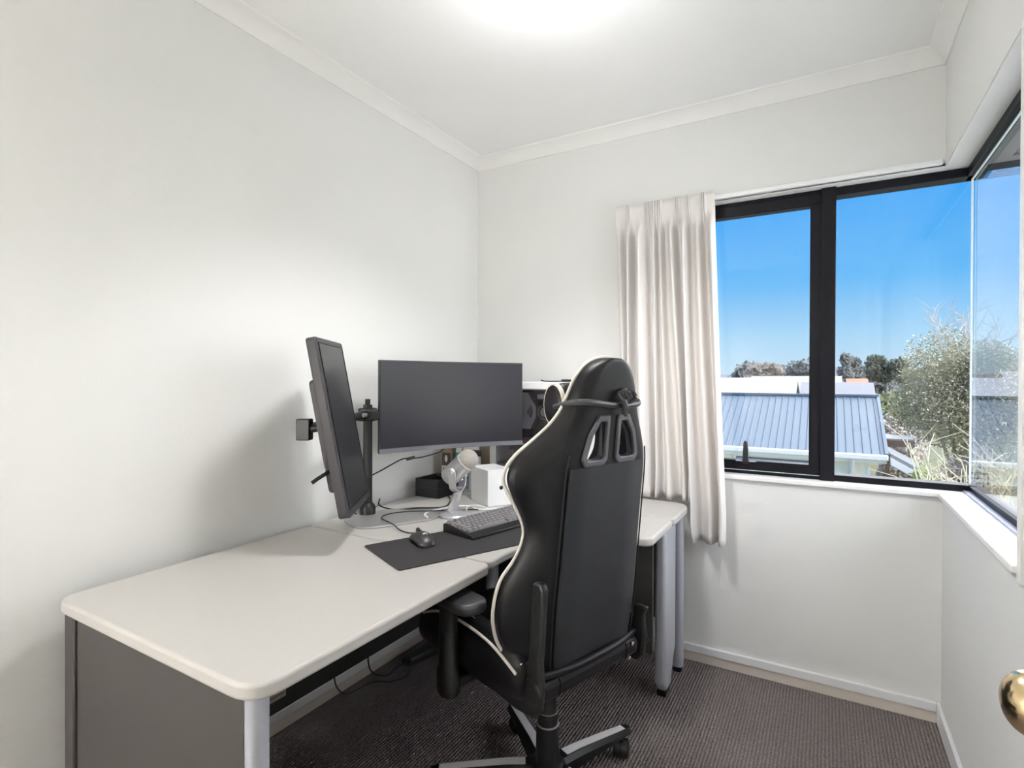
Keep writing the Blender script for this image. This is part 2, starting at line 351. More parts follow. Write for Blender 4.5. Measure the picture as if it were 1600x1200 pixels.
# ------------------------------------------------------------------ curtain track and curtain
tr_ = root('curtain_track', (1.45, 0, 2.03)); tag(tr_, 'slim white curtain track above the back window', 'curtain track')
B().b2((-.64, -.038, -.008), (.572, -.016, .010)).obj('rail', M_white, tr_, bevel=.003)
for x in (-.5, 0, .48): B().b2((x-.01, -.018, -.004), (x+.01, 0, .012)).obj('bracket', M_white, tr_)
def curtain():
    nx, nz = 300, 48; zt = 2.052; bm = bmesh.new(); grid = []
    # fold crests: (position in the heading, position at the hem, depth, width)
    pk = [(.04, .03, .45, .050), (.15, .12, .80, .045), (.27, .22, 1.0, .060), (.40, .36, .55, .036), (.47, .47, .60, .034), (.58, .60, .85, .050), (.71, .70, 1.0, .042), (.84, .82, .70, .050), (.97, .97, .95, .060)]
    hp = [.14, .33, .39, .46, .64, .74, .89]           # pleat groups in the heading tape
    for j in range(nz+1):
        v = j/nz; row = []
        for i in range(nx+1):
            u = i/nx
            xt = .810+u*.440; xb = .850+u*.470
            x = xt+(xb-xt)*min(1, v*1.1)**1.2
            k = max(0, min(1, (u-.69)/.03)); zb = .7215*(1-k)+(.535+.02*u)*k
            z = zt-(zt-zb)*v
            h = min(1, max(0, (zt-.075-z)/.085)); h = h*h*(3-2*h)
            f = 0
            for c0, c1, a, w_ in pk:
                c = c0+(c1-c0)*v; f = max(f, a*math.exp(-abs((u-c)/(w_*(.56+.32*v)))**2.2))
            fold = f*(.068+.034*v)*h
            hd_ = sum(.014*math.exp(-((u-c-o_)/.006)**2) for c in hp for o_ in (-.018, 0, .018))+.004
            yy = -.046+.020*h-fold-hd_*(1-h)-.004*math.sin(u*47+v*3)*h
            yy = max(yy, -.128 if k >= .5 else -.128+.045*max(0, min(1, (.95-z)/.2)))
            x += .012*h*math.sin(u*22+v*2.2)*v
            row.append(bm.verts.new((x, yy, z)))
        grid.append(row)
    for j in range(nz):
        for i in range(nx): bm.faces.new((grid[j][i], grid[j+1][i], grid[j+1][i+1], grid[j][i+1]))
    me = bpy.data.meshes.new('curtain'); bm.to_mesh(me); bm.free(); me.polygons.foreach_set('use_smooth', [True]*len(me.polygons))
    o = link('curtain', me, M_cur); m = o.modifiers.new('thick', 'SOLIDIFY'); m.thickness = .002; m.offset = 0
    return o
tag(curtain(), 'cream pinch pleat curtain drawn to the left of the window', 'curtain')
# ------------------------------------------------------------------ open door with brass knob just right of the camera
dr = root('door_1', (1.92, -2.445, 0)); struct(dr, 'white door standing open against the right wall', 'door')
B().b2((-.018, 0, .008), (.018, .755, 1.985)).obj('door_leaf', M_trim, dr, bevel=.003)
MX = Matrix.Translation((-.018, .694, .92)) @ Matrix.Rotation(-math.pi/2, 4, 'Y')
kb = B().lathe([(.001, 0), (.032, 0), (.032, .005), (.024, .009), (.012, .012), (.011, .026)]+[(.0015+.0300*math.sin(a), .056-.024*math.cos(a)) for a in [R(22+k*8) for k in range(20)]]+[(.0005, .080)], 56, MX).obj('knob', M_brass, dr, ang=1.2)
kb['label'] = 'polished brass knob'
# ------------------------------------------------------------------ ceiling lamp
LX, LY = .985, -1.10
lp = root('ceiling_lamp', (LX, LY, CZ)); tag(lp, 'round frosted glass flush ceiling lamp with chrome clips', 'ceiling lamp')
B().lathe([(.001, 0), (.075, 0), (.075, -.022), (.068, -.028), (.001, -.028)], 40).obj('lamp_base', M_white, lp)
g = B(); g.lathe([(.085, -.030), (.108, -.034), (.113, -.050), (.113, -.108), (.108, -.118), (.09, -.126), (.055, -.131), (.001, -.133)], 48).obj('lamp_shade', M_lglass, lp)
for a in (20, 140, 260):
    q = Matrix.Rotation(R(a), 4, 'Z')
    c = B(); c.tube([q @ Vector(p) for p in ((.07, 0, -.02), (.112, 0, -.026), (.118, 0, -.05), (.118, 0, -.10), (.112, 0, -.112))], .004, 8).obj('clip', M_chr, lp)
def bulb(name, loc, e, r, col):
    d = bpy.data.lights.new(name, 'POINT'); d.energy = e; d.shadow_soft_size = r; d.color = col
    o = bpy.data.objects.new(name, d); COL.objects.link(o); o.location = loc; return o
bulb('ceiling_lamp_light', (LX, LY, CZ-.28), 3.6, .10, (.97, .98, 1.0))
dl = bpy.data.lights.new('ceiling_lamp_downlight', 'SPOT'); dl.energy = 28; dl.spot_size = R(138); dl.spot_blend = .6; dl.shadow_soft_size = .11; dl.color = (.99, .985, .97)
do = bpy.data.objects.new('ceiling_lamp_downlight', dl); COL.objects.link(do); do.location = (LX, LY, CZ-.26)
# added fill lamp, a paper globe unseen behind the camera, brightening the room
hl = root('added_fill_lamp', (.40, -3.25, 0)); tag(hl, 'added white paper globe fill lamp, unseen behind the camera', 'added fill lamp')
B().lathe([(.001, 0), (.14, 0), (.14, .012), (.02, .022), (.001, .022)], 32).obj('base', M_white, hl)
B().tube([(0, 0, .02), (0, 0, .98)], .011, 10).obj('pole', M_white, hl)
d_ = .24
B().lathe([(.03, .972)]+[(d_*math.sin(a), 1.20-d_*math.cos(a)) for a in [R(15+k*15) for k in range(11)]]+[(.05, 1.20+d_*.98)], 40).obj('paper_shade', mat('paper_shade', (.9, .88, .84), .8, transl=(.6, (.9, .88, .84))), hl)
bulb('added_fill_light', (.40, -3.25, 1.20), 82, .08, (.985, .985, .98))  # added fill light for walls and ceiling

# ================================================================== desks
DZ = .715; TH = .030
def top(pts, rad, name, parent, off):
    q = rounded([(x-off[0], y-off[1]) for x, y in pts], rad, 7)
    return B().prism(q, DZ-TH, DZ).obj(name, M_desk, parent, bevel=.010, seg=4, ang=.9)
def column(parent, x, y, w, d, name='leg', z1=DZ-TH):
    """upright with a rounded oval section and a black foot"""
    o = B().prism(rounded([(x-w/2, y-d/2), (x+w/2, y-d/2), (x+w/2, y+d/2), (x-w/2, y+d/2)], min(w, d)*.48, 6), .022, z1).obj(name, M_dleg, parent)
    B().prism(rounded([(x-w/2+.004, y-d/2+.004), (x+w/2-.004, y-d/2+.004), (x+w/2-.004, y+d/2-.004), (x-w/2+.004, y+d/2-.004)], min(w, d)*.45, 6), 0, .022).obj('foot', M_blk, o)
    return o
# near desk
A0 = (.44, -1.54)
da = root('desk', (*A0, 0)); tag(da, 'near beige-topped desk with grey end panel, long side to the left wall', 'desk')
top([(.070, -1.915), (.835, -1.915), (.838, -1.168), (.055, -1.168)], [.05, .065, .03, .01], 'desk_top', da, A0)
def P(x, y, o): return (x-o[0], y-o[1])
column(da, *P(.792, -1.876, A0), .032, .040)
xq, yq = P(.078, -1.898, A0); B().b2((xq, yq, .0), (xq+.048, yq+.04, DZ-TH)).obj('corner_post', M_dgrey, da, bevel=.004)
x0, y0 = P(.134, -1.882, A0); x1, _ = P(.780, 0, A0)
B().b2((x0, y0-.012, .03), (x1, y0+.010, DZ-TH)).obj('end_panel', M_dgrey, da, bevel=.003)
B().b2((x0-.009, y0-.006, .03), (x0, y0+.010, DZ-TH)).obj('panel_joint', M_dark, da)
xm, ym0 = P(.130, -1.86, A0); _, ym1 = P(0, -1.1655, A0)
mp_ = B().b2((xm-.009, ym0, .165), (xm+.009, ym1, DZ-TH)).obj('modesty_panel', M_dark, da)
st = B().b2((xm+.0092, ym0+.470, .205), (xm+.0102, ym0+.535, .270)).obj('sticker', mat('paper_sticker', (.42, .35, .30), .7, noise=(120, .2)), mp_)
for k in range(4):
    B().b2((xm+.0103, ym0+.476, .217+k*.013), (xm+.0106, ym0+.528, .221+k*.013)).obj('print_line', mat('sticker_ink', (.16, .12, .11), .8) if k == 0 else MATS['sticker_ink'], st)
# corner desk with curved front
B0 = (.60, -.78)
db = root('corner_desk', (*B0, 0)); tag(db, 'beige corner desk with a concave front edge, behind the chair', 'desk')
cur = [(.838, -1.130)] + [tuple(v)[:2] for v in spline([(.822, -1.09, 0), (.826, -1.02, 0), (.850, -.93, 0), (.905, -.83, 0), (.985, -.75, 0), (1.07, -.708, 0)], 5)]
pts = [(.050, -1.160), (.812, -1.160)] + [(.826, -1.148)] + cur[1:] + [(1.150, -.695), (1.168, -.675), (1.168, -.412), (1.155, -.399), (.050, -.399)]
q = [(x-B0[0], y-B0[1]) for x, y in pts]
B().prism(q, DZ-TH, DZ).obj('desk_top', M_desk, db, bevel=.010, seg=4, ang=.9)
column(db, *P(.45, -.55, B0), .05, .05)
xm, ym0 = P(.130, -1.163, B0); _, ym1 = P(0, -.42, B0)
B().b2((xm-.009, ym0, .165), (xm+.009, ym1, DZ-TH)).obj('modesty_panel', M_dark, db)
x0, y0 = P(.14, -.43, B0); x1, _ = P(1.10, 0, B0)
B().b2((x0, y0-.009, .20), (x1, y0+.009, DZ-TH)).obj('modesty_panel', M_dark, db)
# rear filler desk against the back wall
C0 = (.60, -.22)
dc = root('back_desk', (*C0, 0)); tag(dc, 'narrow beige desk extension against the back wall below the curtain', 'desk')
top([(.050, -.391), (1.168, -.391), (1.168, -.09), (.050, -.09)], [.01, .025, .09, .01], 'desk_top', dc, C0)
column(dc, *P(1.122, -.118, C0), .045, .05); column(dc, *P(.10, -.13, C0), .045, .05)
x0, y0 = P(.14, -.10, C0); x1, _ = P(1.09, 0, C0)
B().b2((x0, y0-.009, .20), (x1, y0+.009, DZ-TH)).obj('modesty_panel', M_dark, dc)

x0, y0 = P(1.114, -.345, C0)
# end upright, tapering to a foot
b = B(); xs = (x0-.022, x0+.022)
prof = [(-.383, DZ-TH), (-.215, DZ-TH), (-.215, .16), (-.275, .06), (-.285, .024), (-.355, .024), (-.383, .06)]
rings = []
for x, k in ((xs[0], .0), (xs[0]+.012, 0), (xs[1]-.012, 0), (xs[1], 0)): rings.append([Vector((x, y-C0[1], z)) for y, z in prof])
ep = b.loft([rings[0], rings[-1]]).obj('end_upright', M_dleg, dc, bevel=.014, seg=4, ang=.9)
B().b2((x0-.018, P(0, -.355, C0)[1], 0), (x0+.018, P(0, -.290, C0)[1], .024)).obj('foot', M_blk, ep, bevel=.005)

# ================================================================== gaming chair
CH = root('gaming_chair', (.953, -1.033, 0), R(72)); tag(CH, 'black leather gaming chair with white piping seen from behind', 'chair')
H0 = .485
def fb(h): return -.172-.10*(h-H0)
#      h     wr    ws    dw    dc
PROF = [(.478, .178, .185, .050, .070), (.50, .196, .210, .070, .085), (.545, .200, .248, .100, .09), (.60, .202, .272, .108, .09), (.66, .203, .278, .110, .09),
        (.73, .201, .266, .106, .09), (.79, .199, .232, .090, .09), (.845, .198, .216, .084, .09), (.89, .197, .226, .088, .09), (.945, .196, .256, .098, .09),
        (.985, .195, .276, .106, .09), (1.02, .192, .274, .106, .07), (1.055, .184, .250, .098, .040), (1.09, .170, .206, .086, .038), (1.125, .152, .166, .074, .042),
        (1.16, .136, .140, .064, .065), (1.20, .124, .126, .056, .07), (1.24, .110, .112, .050, .066), (1.27, .090, .092, .046, .06), (1.292, .060, .062, .042, .052), (1.304, .022, .024, .036, .042)]
def section(h, wr, ws, dw, dc):
    f = fb(h)
    half = [(.45*wr, f), (.80*wr, f+.002), (wr, f+.022), (.45*wr+.55*ws, f+.35*dw+.02), (ws, f+dw*.82), (ws-.006, f+dw+.010), (ws-.034, f+dw+.014), (wr*.78, f+dc+.010), (wr*.4, f+dc)]
    return [(0, f)] + half + [(0, f+dc)] + [(-s, q) for s, q in half[::-1]]
def make_back():
    rings = [[Vector((s, f, r[0])) for s, f in section(*r)] for r in PROF]
    me = B().loft(rings).mesh('backrest')
    t = bpy.data.objects.new('tmp', me); COL.objects.link(t)
    u = t.modifiers.new('s', 'SUBSURF'); u.levels = 2; u.render_levels = 2
    cut = B()
    for sg in (-1, 1): cut.loft([[Vector((sg*(.064+(x-.064)*k), f, 1.086+(z-1.086)*k)) for x, z in HOLE_I] for f, k in ((-.32, .94), (-.225, 1.0), (-.10, 2.0))])
    cm = cut.mesh('cut'); c = bpy.data.objects.new('cut', cm); COL.objects.link(c)
    bo = t.modifiers.new('b', 'BOOLEAN'); bo.operation = 'DIFFERENCE'; bo.object = c; bo.solver = 'EXACT'
    dg = bpy.context.evaluated_depsgraph_get(); nm = bpy.data.meshes.new_from_object(t.evaluated_get(dg))
    bpy.data.objects.remove(t); bpy.data.objects.remove(c)
    nm.polygons.foreach_set('use_smooth', [True]*len(nm.polygons)); nm.set_sharp_from_angle(angle=.9)
    nm.materials.clear(); nm.name = 'backrest'
    return link('backrest', nm, M_lea, CH)
HOLE_I = [(.032, 1.136), (.056, 1.136), (.082, 1.100), (.100, 1.046), (.094, 1.036), (.040, 1.036), (.030, 1.046), (.030, 1.130)]
HOLE_O = [(.020, 1.152), (.063, 1.152), (.096, 1.104), (.116, 1.040), (.104, 1.020), (.030, 1.020), (.017, 1.034), (.017, 1.142)]
back = make_back()
for sg in (-1, 1):
    B().ringprism([(sg*x, z) for x, z in HOLE_O], [(sg*x, z) for x, z in HOLE_I], lambda x, z: (x, fb(z)-.007, z), lambda x, z: (x, fb(z)+.020, z)).obj('vent_bezel', M_bez, CH, bevel=.003)
# piping on both wing edges
def wingpt(r, sg): return Vector((sg*(r[2]-.003), fb(r[0])+r[3]+.006, r[0]))
loop = [wingpt(r, -1) for r in PROF[1:]] + [wingpt(r, 1) for r in PROF[1:]][::-1]
pp = B().tube(spline(loop, 4), .0048, 8).obj('piping', M_pip, CH); pp['label'] = 'cream white piping'
# seams on the rear panel
for sg in (-1, 1):
    pts = [Vector((sg*.86*r[1], fb(r[0])+.002, r[0])) for r in PROF[1:13]]
    B().tube(spline(pts, 3), .0022, 6).obj('seam', M_blk, CH)
# rear flat panel, slightly proud
pr = [r for r in PROF if .49 < r[0] < 1.03]
b = B(); rs = []
for r in pr: rs.append([Vector((x*r[1]*.80, fb(r[0])-(.003 if abs(x) < 1 else -.002), r[0])) for x in (-1, -.96, -.5, 0, .5, .96, 1)])
rs = [rs[0]] + rs
b.loft(rs[1:], closed=False).obj('rear_panel', M_leag, CH)
# welt along the back's lower edge
B().tube(spline([(-.192, -.166, .494), (-.10, -.181, .490), (0, -.184, .490), (.10, -.181, .490), (.192, -.166, .494)], 5), .011, 10).obj('lower_welt', M_lea, CH)
# head pillow with strap
pl = root('head_pillow', (0, 0, 0)); bpy.data.objects.remove(pl)
def pillow():
    rings = []
    for k in range(9):
        t = -1+k/4; s = t*.112; e = 1-.12*t*t
        w_, h_ = .012+.036*e, .042+.035*e
        rings.append([Vector((s, fb(1.17)+.108+w_*.8*math.cos(a), 1.178+h_*.80*math.sin(a))) for a in [2*math.pi*i/14 for i in range(14)]])
    return B().loft(rings).obj('head_pillow', M_lea, CH, sub=1)
pil = pillow()
for sg in (-1, 1):
    def prg(k, t): return [Vector((sg*t, fb(1.17)+.108+.0360*k*math.cos(a), 1.178+.0590*k*math.sin(a))) for a in [2*math.pi*i/24 for i in range(24)]]
    B().loft([prg(.97, .108), prg(1.0, .111), prg(1.0, .119), prg(.95, .1215)]).obj('pillow_edge', M_pip, pil)
    B().loft([prg(.90, .119), prg(.86, .123), prg(.6, .126), prg(.1, .127)]).obj('pillow_end', M_lea, pil)
B().tube(spline([(-.122, fb(1.17)+.10, 1.172), (-.128, fb(1.17)+.045, 1.183), (-.122, fb(1.19)-.006, 1.188), (-.04, fb(1.19)-.012, 1.180), (.02, fb(1.19)-.012, 1.176), (.08, fb(1.19)-.010, 1.178), (.098, fb(1.19)-.004, 1.184), (.116, fb(1.19)+.022, 1.186), (.122, fb(1.17)+.06, 1.184), (.128, fb(1.17)+.11, 1.178)], 6), .0085, 8).obj('strap', M_blk2, pil)
kn = B(); f_ = fb(1.19)-.018
kn.tube([(.028+.016*math.cos(a)*.7, f_-.004-.012*math.sin(a*2), 1.190+.022*math.sin(a)) for a in [2*math.pi*i/14 for i in range(15)]], .006, 7)
kn.tube([(.048+.018*math.cos(a), f_-.002-.010*math.cos(a*2), 1.198+.018*math.sin(a)) for a in [2*math.pi*i/14 for i in range(15)]], .006, 7)
kn.tube(spline([(.030, f_, 1.20), (.022, f_-.010, 1.178), (.030, f_-.004, 1.158), (.040, f_, 1.150)], 4), .007, 7)
o = kn.obj('knot', M_blk2, pil); o.location = (-.016, 0, .002)
# seat
def pad_mesh(x0, x1, y0, y1, z0, z1, crown=.02, n=7):
    rings = []
    for k in range(n):
        t = k/(n-1); y = y0+(y1-y0)*t; e = 1-(abs(2*t-1))**6*.22
        cx, hw = (x0+x1)/2, (x1-x0)/2*e; zt = z1+crown*math.sin(math.pi*t)
        rings.append([Vector((cx-hw, y, z0)), Vector((cx+hw, y, z0)), Vector((cx+hw*1.02, y, (z0+zt)/2)), Vector((cx+hw, y, zt-.012)), Vector((cx+hw*.6, y, zt)), Vector((cx, y, zt+.004)), Vector((cx-hw*.6, y, zt)), Vector((cx-hw, y, zt-.012)), Vector((cx-hw*1.02, y, (z0+zt)/2))])
    return B().loft(rings)
pad_mesh(-.185, .185, -.13, .33, .430, .525, .008).obj('seat', M_lea, CH, sub=2)
for sg in (-1, 1):
    rings = []
    for y, w_, z0, zt in ((-.150, .016, .440, .520), (-.13, .032, .425, .550), (-.04, .044, .418, .580), (.08, .046, .418, .592), (.20, .046, .420, .588), (.29, .042, .425, .560), (.335, .026, .440, .520)):
        cx = sg*.222
        rings.append([Vector((cx-w_, y, z0)), Vector((cx+w_, y, z0)), Vector((cx+w_*1.05, y, z0*.4+zt*.6)), Vector((cx+w_*.5, y, zt)), Vector((cx-w_*.5, y, zt)), Vector((cx-w_*1.05, y, z0*.4+zt*.6))])
    sb = B().loft(rings).obj('seat_bolster', M_lea, CH, sub=2)
    for dx, dz in ((.030, -.004), (.010, .012)):
        pts = [Vector((sg*(.222+dx), y, zt+dz-.010)) for y, w_, z0, zt in ((-.135, 0, 0, .524), (-.04, .0, 0, .562), (.08, 0, 0, .578), (.20, 0, 0, .573), (.29, 0, 0, .540))]
        B().tube(spline(pts, 5), .0042, 7).obj('piping', M_pip, sb)
# seat shell, rear roll and mechanism
B().b2((-.225, -.13, .398), (.225, .28, .435)).obj('seat_shell', M_blk, CH, bevel=.015, seg=3)
rr = B(); rr.loft([[Vector((s, y, z)) for y, z in ((-.176, .482), (-.184, .465), (-.180, .435), (-.160, .420), (-.10, .420), (-.10, .482))] for s in (-.198, .198)])
ro = rr.obj('rear_roll', M_lea, CH, bevel=.008, seg=3, ang=.4)
for s, z in ((.165, .470), (.150, .432)): B().lathe([(.001, 0), (.007, 0), (.006, .004), (.001, .005)], 14, Matrix.Translation((s, -.183, z)) @ Matrix.Rotation(math.pi/2, 4, 'X')).obj('stud', M_chr, ro)
for s in (-.14, .14): B().tube([(s, -.180, .478), (s, -.185, .462), (s, -.181, .435)], .0018, 6).obj('seam', M_blk, ro)
for sg in (-1, 1):
    b = B(); pts = [(-.190, .425), (-.196, .48), (-.190, .54), (-.204, .73), (-.194, .745), (-.165, .742), (-.158, .70), (-.148, .54), (-.08, .47), (.03, .43), (.03, .41), (-.10, .395), (-.17, .40)]
    if sg == 1: pts = [(y, min(z, .56+(z-.56)*.05) if z > .56 else z) for y, z in pts]
    hb = b.loft([[Vector((sg*.204, y, z)) for y, z in pts], [Vector((sg*.226, y, z)) for y, z in pts]]).obj('recliner_bracket', M_blk, CH, bevel=.008, seg=3)
    MXh = Matrix.Translation((sg*.224, -.165, .468)) @ Matrix.Rotation(sg*math.pi/2, 4, 'Y')
    B().lathe([(.001, 0), (.032, 0), (.031, .005), (.024, .008), (.001, .009)], 28, MXh).obj('hinge_cover', M_blk, hb)
    # armrest
    ab = B(); ab.loft([[Vector((sg*x, y, z)) for x, z in ((.16, .400), (.16, .428), (.285, .424), (.285, .392))] for y in (.070, .130)])
    ar = ab.obj('arm_bracket', M_blk, CH, bevel=.008)
    B().lathe([(.001, .375), (.028, .375), (.034, .385), (.034, .445), (.028, .455), (.026, .61), (.029, .630), (.001, .630)], 24, Matrix.Translation((sg*.292, .100, 0)) @ Matrix.Diagonal((.85, 1.15, 1, 1))).obj('arm_post', M_blk, CH)
    q = rounded([(-.045, -.11), (.045, -.11), (.050, .13), (-.050, .13)], .043, 6)
    B().prism([(x+sg*.292, y+.075) for x, y in q], .634, .666).obj('arm_pad', M_blk2, CH, bevel=.011, seg=4)
B().b2((-.10, -.09, .362), (.10, .12, .400)).obj('tilt_mechanism', M_blk, CH, bevel=.012)
B().lathe([(.001, .07), (.033, .07), (.036, .10), (.034, .215), (.0335, .217), (.030, .220), (.030, .255), (.0285, .258), (.026, .262), (.026, .37), (.001, .37)], 32).obj('gas_column', M_blk, CH)
for z, r_ in ((.218, .0345), (.256, .0305)):
    B().lathe([(r_-.004, z-.002), (r_, z-.001), (r_, z+.001), (r_-.004, z+.002)], 32).obj('column_ring', M_silver, CH)
B().lathe([(.001, .055), (.058, .055), (.062, .075), (.052, .102), (.040, .108), (.001, .108)], 36).obj('hub', M_blk, CH)
def spoke(a):
    q = Matrix.Rotation(R(a), 4, 'Z')
    rings = []
    for x, w_, z0, z1 in ((.035, .033, .055, .104), (.12, .030, .060, .102), (.25, .025, .064, .090), (.335, .022, .066, .082), (.352, .013, .070, .079)):
        rings.append([q @ Vector((x, y*w_, z)) for y, z in ((-1, z0), (1, z0), (1, z1-.012), (.6, z1), (-.6, z1), (-1, z1-.012))])
    o = B().loft(rings).obj('base_arm', M_blk, CH, bevel=.003)
    rings = [[q @ Vector((x, y*w_, z)) for y, z in ((-1, z1-.002), (1, z1-.002), (1, z1+.0018), (-1, z1+.0018))] for x, w_, z1 in ((.066, .015, .1035), (.12, .014, .102), (.25, .0125, .090), (.325, .011, .0826))]
    il = B().loft(rings).obj('inlay', M_inlay, o); il['label'] = 'white glossy strip'
    cs = B(); c = q @ Vector((.325, 0, 0)); ca = Matrix.Translation((c.x, c.y, .029)) @ Matrix.Rotation(R(a+35), 4, 'Z') @ Matrix.Translation((-.022, 0, 0)) @ Matrix.Rotation(math.pi/2, 4, 'X')
    cs.lathe([(.001, -.024), (.024, -.024), (.029, -.020), (.029, -.005), (.020, -.004), (.020, .004), (.029, .005), (.029, .020), (.024, .024), (.001, .024)], 26, ca)
    co = cs.obj('castor', M_blk, CH)
    B().tube([(c.x, c.y, .040), (c.x, c.y, .070)], .010, 10).obj('stem', M_silver, co)
for a in (66, 138, 210, 282, 354): spoke(a-72)

# ================================================================== desk-top things
def place(v, rz=0): return (v[0], v[1], v[2] if len(v) > 2 else DZ)
# monitor stand: plate, pole, clamp, two arms
ms = root('monitor_stand', (.24, -.93, DZ)); tag(ms, 'dual monitor stand with black pole on a silver base plate', 'monitor stand')
rz = R(60)
def rotp(x, y, a): return (x*math.cos(a)-y*math.sin(a), x*math.sin(a)+y*math.cos(a))
q = [rotp(x, y, R(62)) for x, y in rounded([(-.175, -.115), (.175, -.115), (.175, .115), (-.175, .115)], .10, 8)]
B().prism(q, 0, .007).obj('base_plate', M_plate, ms, bevel=.002)
px, py = -.112, -.02
B().lathe([(.001, .007), (.031, .007), (.031, .030), (.026, .042), (.018, .050), (.0175, .430), (.001, .430)], 28, Matrix.Translation((px, py, 0))).obj('pole', M_blk, ms)
B().box((px, py, .392), (.060, .060, .050), Matrix.Rotation(R(30), 3, 'Z')).obj('clamp', M_blk, ms, bevel=.004)
B().lathe([(.001, .43), (.014, .43), (.014, .452), (.001, .452)], 4, Matrix.Translation((px, py, 0))).obj('pole_cap', M_blk, ms)
MC = Vector((.304, -1.238, 1.098)); ca_, sa_ = math.cos(R(10.4)), math.sin(R(10.4))
n0 = Vector((.827, .562, 0)).normalized(); e1 = Vector((-n0.y, n0.x, 0)); nU = Vector((0, 0, ca_))-n0*sa_; nN = n0*ca_+Vector((0, 0, sa_))
off = Vector((.24, -.93, DZ))
J1 = Vector((.205, -1.305, 1.080))-off; pc = Vector((px, py, .392))
K1 = Vector((.150, -1.07, 1.10))-off
B().tube([pc, K1, J1], .016, 10).obj('arm', M_blk, ms)
B().box(J1, (.045, .035, .070), Matrix.Rotation(R(30), 3, 'Z')).obj('tilt_joint', M_blk, ms, bevel=.004)
B().tube([J1, MC-off-nN*.045], .014, 10).obj('mount', M_blk, ms)
J2 = Vector((.262, -.625, 1.12))-off
B().tube([pc, Vector((.150, -.80, 1.11))-off, J2], .016, 10).obj('arm', M_blk, ms)
B().box(pc+Vector((.045, -.02, .0)), (.05, .04, .036), Matrix.Rotation(R(-28), 3, 'Z')).obj('knuckle', M_blk, ms, bevel=.004)
B().lathe([(.001, 0), (.008, 0), (.008, .02), (.001, .02)], 12, Matrix.Translation(pc+Vector((.03, -.035, 0))) @ Matrix.Rotation(math.pi/2, 4, 'X')).obj('bolt', M_silver, ms)
# portrait monitor
mp1 = root('portrait_monitor', MC); tag(mp1, 'dark flat monitor turned upright, tilted, at the left of the desk', 'monitor')
RM = Matrix((( e1.x, nU.x, nN.x), (e1.y, nU.y, nN.y), (e1.z, nU.z, nN.z)))   # local: x along width, y up, z out of the screen
def lm(x, y, z): return RM @ Vector((x, y, z))
hw, hh = .160, .276
b = B(); out = rounded([(-hw, -hh), (hw, -hh), (hw, hh), (-hw, hh)], .014, 5)
b.prism(out, -.022, .010, lm).obj('casing', M_mframe, mp1, bevel=.006, seg=3)
B().prism(rounded([(-hw*.82, -hh*.72), (hw*.82, -hh*.72), (hw*.82, hh*.55), (-hw*.82, hh*.55)], .02, 5), -.045, -.020, lm).obj('rear_hump', M_mframe, mp1, bevel=.010, seg=3)
B().prism([(-hw+.020, -hh+.024), (hw-.020, -hh+.024), (hw-.020, hh-.020), (-hw+.020, hh-.020)], .0085, .0108, lm).obj('screen', M_scr2, mp1)
B().ringprism([(-hw+.017, -hh+.021), (hw-.017, -hh+.021), (hw-.017, hh-.017), (-hw+.017, hh-.017)], [(-hw+.020, -hh+.024), (hw-.020, -hh+.024), (hw-.020, hh-.020), (-hw+.020, hh-.020)], lambda x, y: lm(x, y, .0122), lambda x, y: lm(x, y, .009)).obj('bezel', M_blk, mp1)
B().prism([(-hw+.03, -hh-.004), (hw-.03, -hh-.004), (hw-.03, -hh+.004), (-hw+.03, -hh+.004)], -.012, .006, lm).obj('lower_strip', M_blk2, mp1)
B().tube([lm(-hw*.85, -.13, -.03), lm(-hw*1.0, -.142, -.060), lm(-hw*1.05, -.150, -.075)], .006, 8).obj('cable_plug', M_blk, mp1)
# curved monitor
CL, CRr = Vector((.166, -.933, 0)), Vector((.478, -.362, 0)); cm_ = (CL+CRr)/2
mc = root('curved_monitor', (cm_.x, cm_.y, 1.137)); tag(mc, 'wide curved black monitor in front of the white computer', 'monitor')
u_ = (CRr-CL).normalized(); n_ = Vector((u_.y, -u_.x, 0)); half = (CRr-CL).length/2
def cpt(t, d, z):    # t in -1..1 along the arc
    sag = .034
    return u_*half*t + n_*(sag*t*t-sag*.5+d) + Vector((0, 0, z))
def strip(z0, z1, d0, d1, t0=-1, t1=1, n=20):
    rings = []
    for k in range(n+1):
        t = t0+(t1-t0)*k/n
        rings.append([cpt(t, d0, z0), cpt(t, d1, z0), cpt(t, d1, z1), cpt(t, d0, z1)])
    return B().loft(rings)
strip(-.182, .182, -.022, 0).obj('casing', M_mframe, mc, bevel=.002, ang=.5)
strip(-.162, .177, .0, .0012, -.988, .988).obj('screen', M_scr, mc, ang=.5)
strip(-.182, -.164, .0005, .0035).obj('chin', mat('chin_grey', (.13, .13, .15), .4), mc, ang=.5)
rb = B(); rb.loft([[cpt(t, d, z) for d, z in ((-.02, -.13), (-.055, -.09), (-.055, .09), (-.02, .13))] for t in (-.55, -.4, 0, .4, .55)]).obj('rear_hump', M_mframe, mc, bevel=.01)
